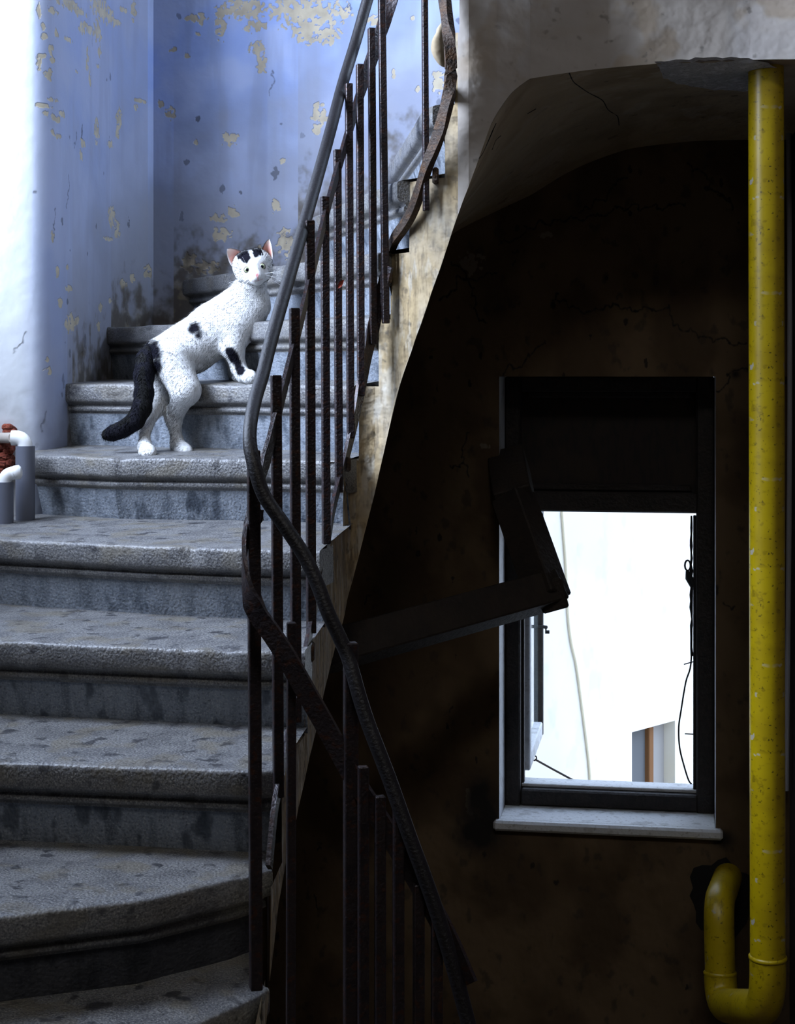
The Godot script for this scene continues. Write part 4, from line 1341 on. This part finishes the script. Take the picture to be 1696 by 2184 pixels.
func make_cat() -> void:
	var base := P(400, 967, 4.34)
	var s := thing("cat", "white cat with black patches and black tail, standing across two steps, looking at the viewer", "cat", Vector3(base.x, H[4], base.z))
	var W := func(a: Array) -> Array:   # [column, row, depth, radius in pixels] twice
		return [P(a[0], a[1], a[2]), P(a[4], a[5], a[6]), a[3] * a[2] / F, a[7] * a[6] / F]
	var bones := []
	for q in [
		[350, 762, 4.37, 47, 404, 742, 4.40, 54], [404, 742, 4.40, 54, 462, 702, 4.42, 56], [462, 702, 4.42, 56, 505, 668, 4.42, 50], [505, 668, 4.42, 48, 526, 640, 4.41, 38],   # trunk
		[526, 640, 4.41, 38, 536, 608, 4.39, 33], [520, 690, 4.41, 40, 545, 655, 4.40, 31],                                # neck, chest
		[366, 772, 4.34, 44, 396, 832, 4.31, 31], [396, 832, 4.31, 27, 371, 893, 4.36, 14.5], [371, 893, 4.36, 13.5, 378, 945, 4.36, 11], [378, 950, 4.36, 12, 396, 960, 4.33, 10],   # near hind leg
		[344, 790, 4.42, 40, 348, 842, 4.39, 26], [348, 842, 4.39, 22, 309, 905, 4.31, 14], [309, 905, 4.31, 13, 309, 950, 4.26, 11], [309, 956, 4.26, 12.5, 316, 964, 4.22, 11],   # far hind leg
		[500, 705, 4.39, 38, 497, 742, 4.37, 23], [497, 742, 4.37, 20, 510, 787, 4.37, 12.5], [510, 787, 4.37, 12.5, 521, 802, 4.36, 11], [521, 803, 4.36, 11, 534, 805, 4.33, 9.5],   # near foreleg
		[515, 712, 4.47, 34, 498, 755, 4.48, 18], [498, 755, 4.48, 16, 500, 792, 4.46, 11], [500, 798, 4.45, 11, 506, 806, 4.42, 10]]:
		bones.append(W.call(q))
	for q in [[390, 964], [396, 965.5], [402, 964]]: bones.append(W.call([q[0] - 6, q[1] - 3, 4.33, 6.5, q[0], q[1], 4.305, 5.5]))
	for q in [[310, 968], [317, 969.5], [323, 968]]: bones.append(W.call([q[0] - 3, q[1] - 4, 4.22, 7, q[0], q[1], 4.195, 6]))
	for q in [[528, 808], [535, 808.5], [540, 806]]: bones.append(W.call([q[0] - 5, q[1] - 3, 4.33, 6, q[0], q[1], 4.31, 5]))
	var st := sb()
	flesh(st, bones, .0045, .0085, cat_body_colour, .0018)
	# head, in its own axes: right, up, forward
	var hc := P(541, 573, 4.37)
	var f := Vector3(.20, -.16, 1.0).normalized()
	var r := Vector3(1, .20, 0)
	r = (r - f * r.dot(f)).normalized()
	var u := f.cross(r)
	var HB := Basis(r, u, f)
	var hb := []
	for q in [
		[-.012, .008, -.014, .012, .008, -.014, .0405, .0405], [-.010, .016, .0, .010, .016, .0, .030, .030], [0, -.004, .012, 0, -.008, .018, .034, .030],
		[-.026, -.012, .004, -.020, -.016, .016, .022, .018], [.026, -.012, .004, .020, -.016, .016, .022, .018],
		[0, .008, .034, 0, -.012, .046, .0105, .0085], [-.008, -.0215, .038, -.0045, -.017, .048, .0115, .0075], [.008, -.0215, .038, .0045, -.017, .048, .0115, .0075], [0, -.030, .030, 0, -.031, .037, .010, .0085],
		[0, -.02, -.02, -.012, -.055, -.03, .036, .034]]:
		hb.append([hc + HB * Vector3(q[0], q[1], q[2]), hc + HB * Vector3(q[3], q[4], q[5]), q[6], q[7]])
	var eyes := [HB * Vector3(-.0195, .004, .0325) + hc, HB * Vector3(.0195, .004, .0325) + hc]
	var nose := HB * Vector3(0, -.0125, .0535) + hc
	var hshade := func(p: Vector3, n: Vector3) -> Color:
		var l := HB.transposed() * (p - hc)
		var a := 0.0
		# a black cap between the ears with a white parting
		var edge := .033 - .014 * exp(-pow((l.x + .017) / .009, 2.0)) - .003 * exp(-pow((l.x - .014) / .010, 2.0))
		var wob := nz.get_noise_3d(l.x * 1500.0, l.y * 500.0, l.z * 900.0) * .004
		a = smoothstep(edge - .002, edge + .002, l.y + wob) * (1.0 if absf(l.x + .0025) < .033 else 0.0)
		a *= 1.0 - .92 * smoothstep(.0055, .0025, absf(l.x - .001 + wob)) * smoothstep(-.01, .01, l.z)
		a *= lerpf(1.0, .72 + wob * 60.0, smoothstep(.01, -.02, l.z))
		var c := WHITE.darkened(.05).lerp(BLACK, a)
		for e in eyes:
			var dd: float = p.distance_to(e)
			c = c.lerp(Color(.22, .16, .13), smoothstep(.0115, .0090, dd) * .9)
			c = c.lerp(Color(.50, .42, .38), smoothstep(.021, .011, dd) * .35)
		c = c.lerp(Color(.62, .22, .22), smoothstep(.0082, .0050, p.distance_to(nose)))
		var mo := absf(l.x) < .0014 and l.z > .03 and l.y < -.0145 and l.y > -.026
		if mo: c = c.lerp(Color(.45, .18, .18), .8)
		var lip := absf(l.y + .0265 - absf(l.x) * .12) < .0012 and l.z > .032 and absf(l.x) < .014
		if lip: c = c.lerp(Color(.4, .2, .2), .55)
		return c
	flesh(st, hb, .0021, .0042, hshade, .0006)
	# ears: curved shells, open to the front
	for q in [[495, 569, 521, 540, 484.5, 530.5, 4.375, 0], [556, 541, 581, 553, 574, 509.5, 4.375, 1]]:
		var A := P(q[0], q[1], q[6])
		var B := P(q[2], q[3], q[6])
		var T := P(q[4], q[5], q[6] - .004)
		var nrm := (B - A).cross(T - A).normalized()
		if nrm.z < 0: nrm = -nrm
		var N := 14
		var Q := 12
		var fr := []
		var bk := []
		for j in Q + 1:
			var v := float(j) / Q
			var row := []
			var rowb := []
			var wd := pow(1.0 - pow(v, 1.7), .75)
			for i in N + 1:
				var t := lerpf(-1, 1, float(i) / N)
				var p := (A + B) * .5 + (B - A) * .5 * t * wd + (T - (A + B) * .5) * v * (1.0 - .10 * t * t * (1.0 - v))
				var deep := (1.0 - t * t) * .021 * (1.0 - v * .85) * wd
				row.append(p - nrm * deep)
				rowb.append(p - nrm * (deep + .0030 * (1.0 - t * t * .75)))
			fr.append(row); bk.append(rowb)
		var shade := func(j: int, i: int, front: bool) -> Color:
			var v := float(j) / Q
			var t := absf(lerpf(-1, 1, float(i) / N))
			var tt := lerpf(-1, 1, float(i) / N)
			var fur := WHITE
			if q[7] == 1 and tt < .1: fur = BLACK
			if q[7] == 0 and tt > .55: fur = BLACK.lerp(WHITE, .15)
			if not front: return fur
			var pink := Color(.55, .27, .22).lerp(Color(.62, .46, .40), smoothstep(.3, .9, v))
			return pink.lerp(fur, smoothstep(.70, .98, t)).lerp(fur, smoothstep(.86, 1.0, v)).lerp(WHITE, smoothstep(.22, .0, v + .1 * sin(t * 23.0)) * .6)
		for j in Q:
			for i in N:
				for side in 2:
					var gq: Array = fr if side == 0 else bk
					var idx := [[j, i], [j, i + 1], [j + 1, i + 1], [j, i], [j + 1, i + 1], [j + 1, i]]
					for tno in 2:
						var tv := [idx[tno * 3], idx[tno * 3 + 1], idx[tno * 3 + 2]]
						var va: Vector3 = gq[tv[0][0]][tv[0][1]]
						var vb: Vector3 = gq[tv[1][0]][tv[1][1]]
						var vc: Vector3 = gq[tv[2][0]][tv[2][1]]
						var fn := (vb - va).cross(vc - va).normalized()
						var want := nrm if side == 0 else -nrm
						if fn.dot(want) > 0:
							var sw = tv[1]; tv[1] = tv[2]; tv[2] = sw
						for e in tv:
							var ic: int = clampi(e[1], 1, N - 1)
							var jc: int = clampi(e[0], 0, Q - 1)
							var nn: Vector3 = (gq[jc][ic + 1] - gq[jc][ic - 1]).cross(gq[jc + 1][ic] - gq[jc][ic]).normalized()
							if nn.dot(want) < 0: nn = -nn
							st.set_color(shade.call(e[0], e[1], side == 0))
							st.set_normal(nn)
							st.add_vertex(gq[e[0]][e[1]])
	var fur := StandardMaterial3D.new()
	fur.vertex_color_use_as_albedo = true
	fur.roughness = .9
	fur.metallic_specular = .12
	fur.normal_enabled = true
	fur.normal_texture = bump(256, 120, .06, 5.0, 0, 3)
	fur.normal_scale = .5
	fur.uv1_triplanar = true
	fur.uv1_world_triplanar = true
	fur.uv1_scale = Vector3(14.0, 6.0, 14.0)
	part("body", st.commit(), fur, s, -s.position)
	# tail
	st = sb()
	var tb := []
	var tp := [[326, 742, 4.36, 17], [313, 768, 4.33, 21], [307, 800, 4.30, 19.5], [307, 840, 4.28, 18.5], [303, 872, 4.26, 18], [288, 898, 4.25, 17], [264, 915, 4.25, 15.5], [242, 923, 4.25, 14], [227, 928, 4.25, 10.5]]
	for i in tp.size() - 1:
		tb.append(W.call(tp[i] + tp[i + 1]))
	flesh(st, tb, .0035, .006, func(p: Vector3, n: Vector3) -> Color: return BLACK.lightened(.004 + .004 * nz.get_noise_3d(p.x * 300.0, p.y * 90.0, p.z * 300.0)), .0016)
	var tl := part("tail", st.commit(), fur, s, -s.position)
	tl.set_meta("label", "thick black tail")
	# eyes
	for i in 2:
		st = sb()
		var look := (Vector3(.05, -.0, 1)).normalized()
		var er := .0092
		var ec: Vector3 = eyes[i] + f * .0008
		var e1 := look.cross(Vector3.UP).normalized()
		var e2 := e1.cross(look)
		var rows := 18
		for a in rows:
			for b in 24:
				var tv := []
				for c in [[a, b], [a + 1, b], [a + 1, b + 1], [a, b], [a + 1, b + 1], [a, b + 1]]:
					var th: float = PI * c[0] / rows * .75
					var ph: float = TAU * c[1] / 24.0
					tv.append([(look * cos(th) + (e1 * cos(ph) + e2 * sin(ph)) * sin(th)), th])
				for t in 2:
					var o := [0, 2, 1]
					var n0: Vector3 = tv[t * 3][0]
					var cr: Vector3 = (tv[t * 3 + 1][0] - n0).cross(tv[t * 3 + 2][0] - n0)
					if cr.dot(n0) < 0: o = [0, 1, 2]
					for z in o:
						var v: Array = tv[t * 3 + z]
						var th: float = v[1]
						var cc := Color(.006, .006, .008)
						if th > .50: cc = Color(.20, .24, .14).lerp(Color(.36, .36, .22), smoothstep(.50, .85, th))
						if th > 1.0: cc = Color(.03, .025, .02)
						st.set_color(cc)
						st.set_normal(v[0])
						st.add_vertex(ec + v[0] * er)
		var em := StandardMaterial3D.new()
		em.vertex_color_use_as_albedo = true
		em.roughness = .08
		part("eye", st.commit(), em, s, -s.position)
	# nose leather
	st = sb()
	for i in 14:
		var a0 := TAU * i / 14.0
		var a1 := TAU * (i + 1) / 14.0
		var ring := func(a: float, k: float, fwd: float) -> Vector3:
			var x := cos(a) * .0056 * k * (1.0 if sin(a) > 0 else .62)
			return nose + HB * Vector3(x, sin(a) * .0042 * k, fwd - .0012)
		quad(st, ring.call(a0, 1, -.001), ring.call(a1, 1, -.001), ring.call(a1, .6, .0022), ring.call(a0, .6, .0022), f, 0)
		tri(st, ring.call(a0, .6, .0022), ring.call(a1, .6, .0022), ring.call(0, 0, .0026), f, 0)
	var nm := mat(Color(.80, .44, .44), .5)
	part("nose", done(st), nm, s, -s.position)
	# whiskers and brow hairs
	st = sb()
	rng.seed = 3
	for sd_ in [-1.0, 1.0]:
		for i in 7:
			var o := hc + HB * Vector3(sd_ * .014, -.019 + (i % 3) * .003, .044)
			var out := HB * Vector3(sd_ * 1.0, .25 - i * .13, -.25 + rng.randf_range(-.15, .1))
			var pts := []
			var rr := []
			for q in 9:
				var t := q / 8.0
				pts.append(o + out.normalized() * t * rng.randf_range(.056, .060) + Vector3(0, -.014 * t * t, 0))
				rr.append(lerpf(.0007, .0003, t))
			tube(st, pts, rr, 5, false)
		for i in 3:
			var o2 := hc + HB * Vector3(sd_ * (.018 + i * .003), .016, .032)
			var pts2 := []
			for q in 6: pts2.append(o2 + (HB * Vector3(sd_ * (.3 + .3 * i), 1.0, .3)).normalized() * .026 * q / 5.0)
			tube(st, pts2, .00035, 5, false)
	part("whiskers", done(st), mat(Color(.9, .9, .9), .5), s, -s.position)
	# coat: fine hairs standing out of the skin
	rng.seed = 21
	var hair := sb()
	for sk in skin.size():
		var vs: PackedVector3Array = skin[sk][0]
		var ns: PackedVector3Array = skin[sk][1]
		var cs: PackedColorArray = skin[sk][2]
		var count: int = [34000, 8000, 9000][sk]
		for i in count:
			var j := rng.randi() % vs.size()
			var p := vs[j]
			if sk == 1:
				var l := HB.transposed() * (p - hc)
				if l.z > .018 and absf(l.x) < .032: continue
			var n := ns[j]
			# hairs lie towards the tail and the ground
			var lay := Vector3(-.6, -.75, .1) if sk != 1 else -f * .7 + Vector3(0, -.2, 0)
			if sk == 2: lay = Vector3(-.3, -1.0, .2)
			lay = (lay - n * lay.dot(n)).normalized()
			var len := rng.randf_range(.005, .010) * (.55 if sk == 1 else 1.0)
			var d := (lay * .85 + n * rng.randf_range(.25, .6) + Vector3(rng.randf_range(-.2, .2), rng.randf_range(-.2, .2), rng.randf_range(-.2, .2))).normalized()
			var w := d.cross(n).normalized() * rng.randf_range(.0002, .0004)
			var tip := p + d * len
			hair.set_color(cs[j]); hair.set_normal(n); hair.add_vertex(p - w)
			hair.set_color(cs[j]); hair.set_normal(n); hair.add_vertex(p + w)
			hair.set_color(cs[j]); hair.set_normal((n + d * .3).normalized()); hair.add_vertex(tip)
	var hm := part("coat", hair.commit(), fur, s, -s.position)
	hm.set_meta("kind", "stuff")

func area(n: String, at: Vector3, to: Vector3, size: Vector2, e: float, col: Color) -> void:
	var a := AreaLight3D.new()
	a.name = n
	a.area_size = size
	a.area_normalize_energy = true
	a.light_energy = e
	a.light_color = col
	a.shadow_enabled = true
	a.area_range = 20.0
	add_child(a, true)
	a.look_at_from_position(at, to, Vector3.UP)

func _ready() -> void:
	var cam := Camera3D.new()
	cam.name = "camera"
	add_child(cam)
	cam.position = Vector3(0, HC, 0)
	cam.near = .05
	cam.far = 60.0
	cam.keep_aspect = Camera3D.KEEP_HEIGHT
	cam.set_frustum(2.0 * .05 * 1092.0 / F, Vector2(0, -(1092.0 - YH) / F * .05), .05, 60.0)
	cam.current = true
	var we := WorldEnvironment.new()
	we.name = "world"
	var env := Environment.new()
	var sm := ProceduralSkyMaterial.new()
	sm.sky_top_color = Color(.76, .84, .97)
	sm.sky_horizon_color = Color(.88, .92, .98)
	sm.ground_bottom_color = Color(.4, .4, .4)
	sm.ground_horizon_color = Color(.7, .7, .7)
	sm.sky_energy_multiplier = 2.0
	sm.ground_energy_multiplier = 1.0
	var sky := Sky.new()
	sky.sky_material = sm
	env.background_mode = Environment.BG_SKY
	env.sky = sky
	env.tonemap_mode = Environment.TONE_MAPPER_LINEAR
	env.tonemap_exposure = 1.0
	env.sdfgi_enabled = true
	env.ssao_enabled = true
	env.ssil_enabled = true
	we.environment = env
	add_child(we)
	# daylight through the window above the landing, through the side window, and a fill light added above the ceiling opening
	area("upper_window_daylight", Vector3(1.75, 3.05, -4.55), Vector3(-.85, 1.2, -4.8), Vector2(1.2, 1.4), 8.0, Color(.80, .88, 1.0))
	area("side_window_daylight", Vector3(-2.05, 2.65, -3.25), Vector3(-.5, 1.8, -4.8), Vector2(1.3, 2.2), 54.0, Color(.83, .89, 1.0))
	area("added_fill_light", Vector3(0, CEIL + .45, .9), Vector3(.2, .6, -4.0), Vector2(1.1, 1.1), 5.4, Color(1.0, .97, .92))  # added fill, no such source known

	nz.seed = 4
	nz.frequency = .05
	nz.fractal_octaves = 3
	make_materials()
	M.dado = mat(Color(.20, .15, .15), .9, null, 1.0, M.bump_plaster, .5)
	M.shut = mat(Color(.36, .37, .38), .8)
	M.shut_pale = mat(Color(.58, .57, .56), .8)
	M.ochre = mat(Color(.45, .30, .16), .8)
	M.crack_cream = mat(Color(.84, .81, .72), .8)
	M.conduit = mat(Color(.60, .60, .62), .6)
	M.stub = mat(Color(.62, .58, .54), .5)
	make_room()
	make_window()
	make_court()
	make_stairs()
	make_railing()
	make_pipes()
	make_duct()
	make_cat()
	# an orange scrap of leaf caught on a baluster
	var lf := sb()
	var lp := P(727, 606, 3.80)
	for i in 8:
		for j in 2:
			var q := func(t: float, w: float) -> Vector3:
				var h: float = sin(clampf(t, 0, 1) * PI) * .0045
				return lp + Vector3((t - .5) * .014 + w * h * .6, (t - .5) * .020 - w * h, .004 * sin(t * 5.0) + absf(w) * .002)
			quad(lf, q.call(i / 8.0, j - 1.0), q.call((i + 1) / 8.0, j - 1.0), q.call((i + 1) / 8.0, float(j)), q.call(i / 8.0, float(j)), Vector3.BACK, 0)
	tag(part("dry_leaf", done(lf), mat(Color(.50, .17, .08), .8), self), "tiny orange dry leaf caught on one of the balusters", "leaf")
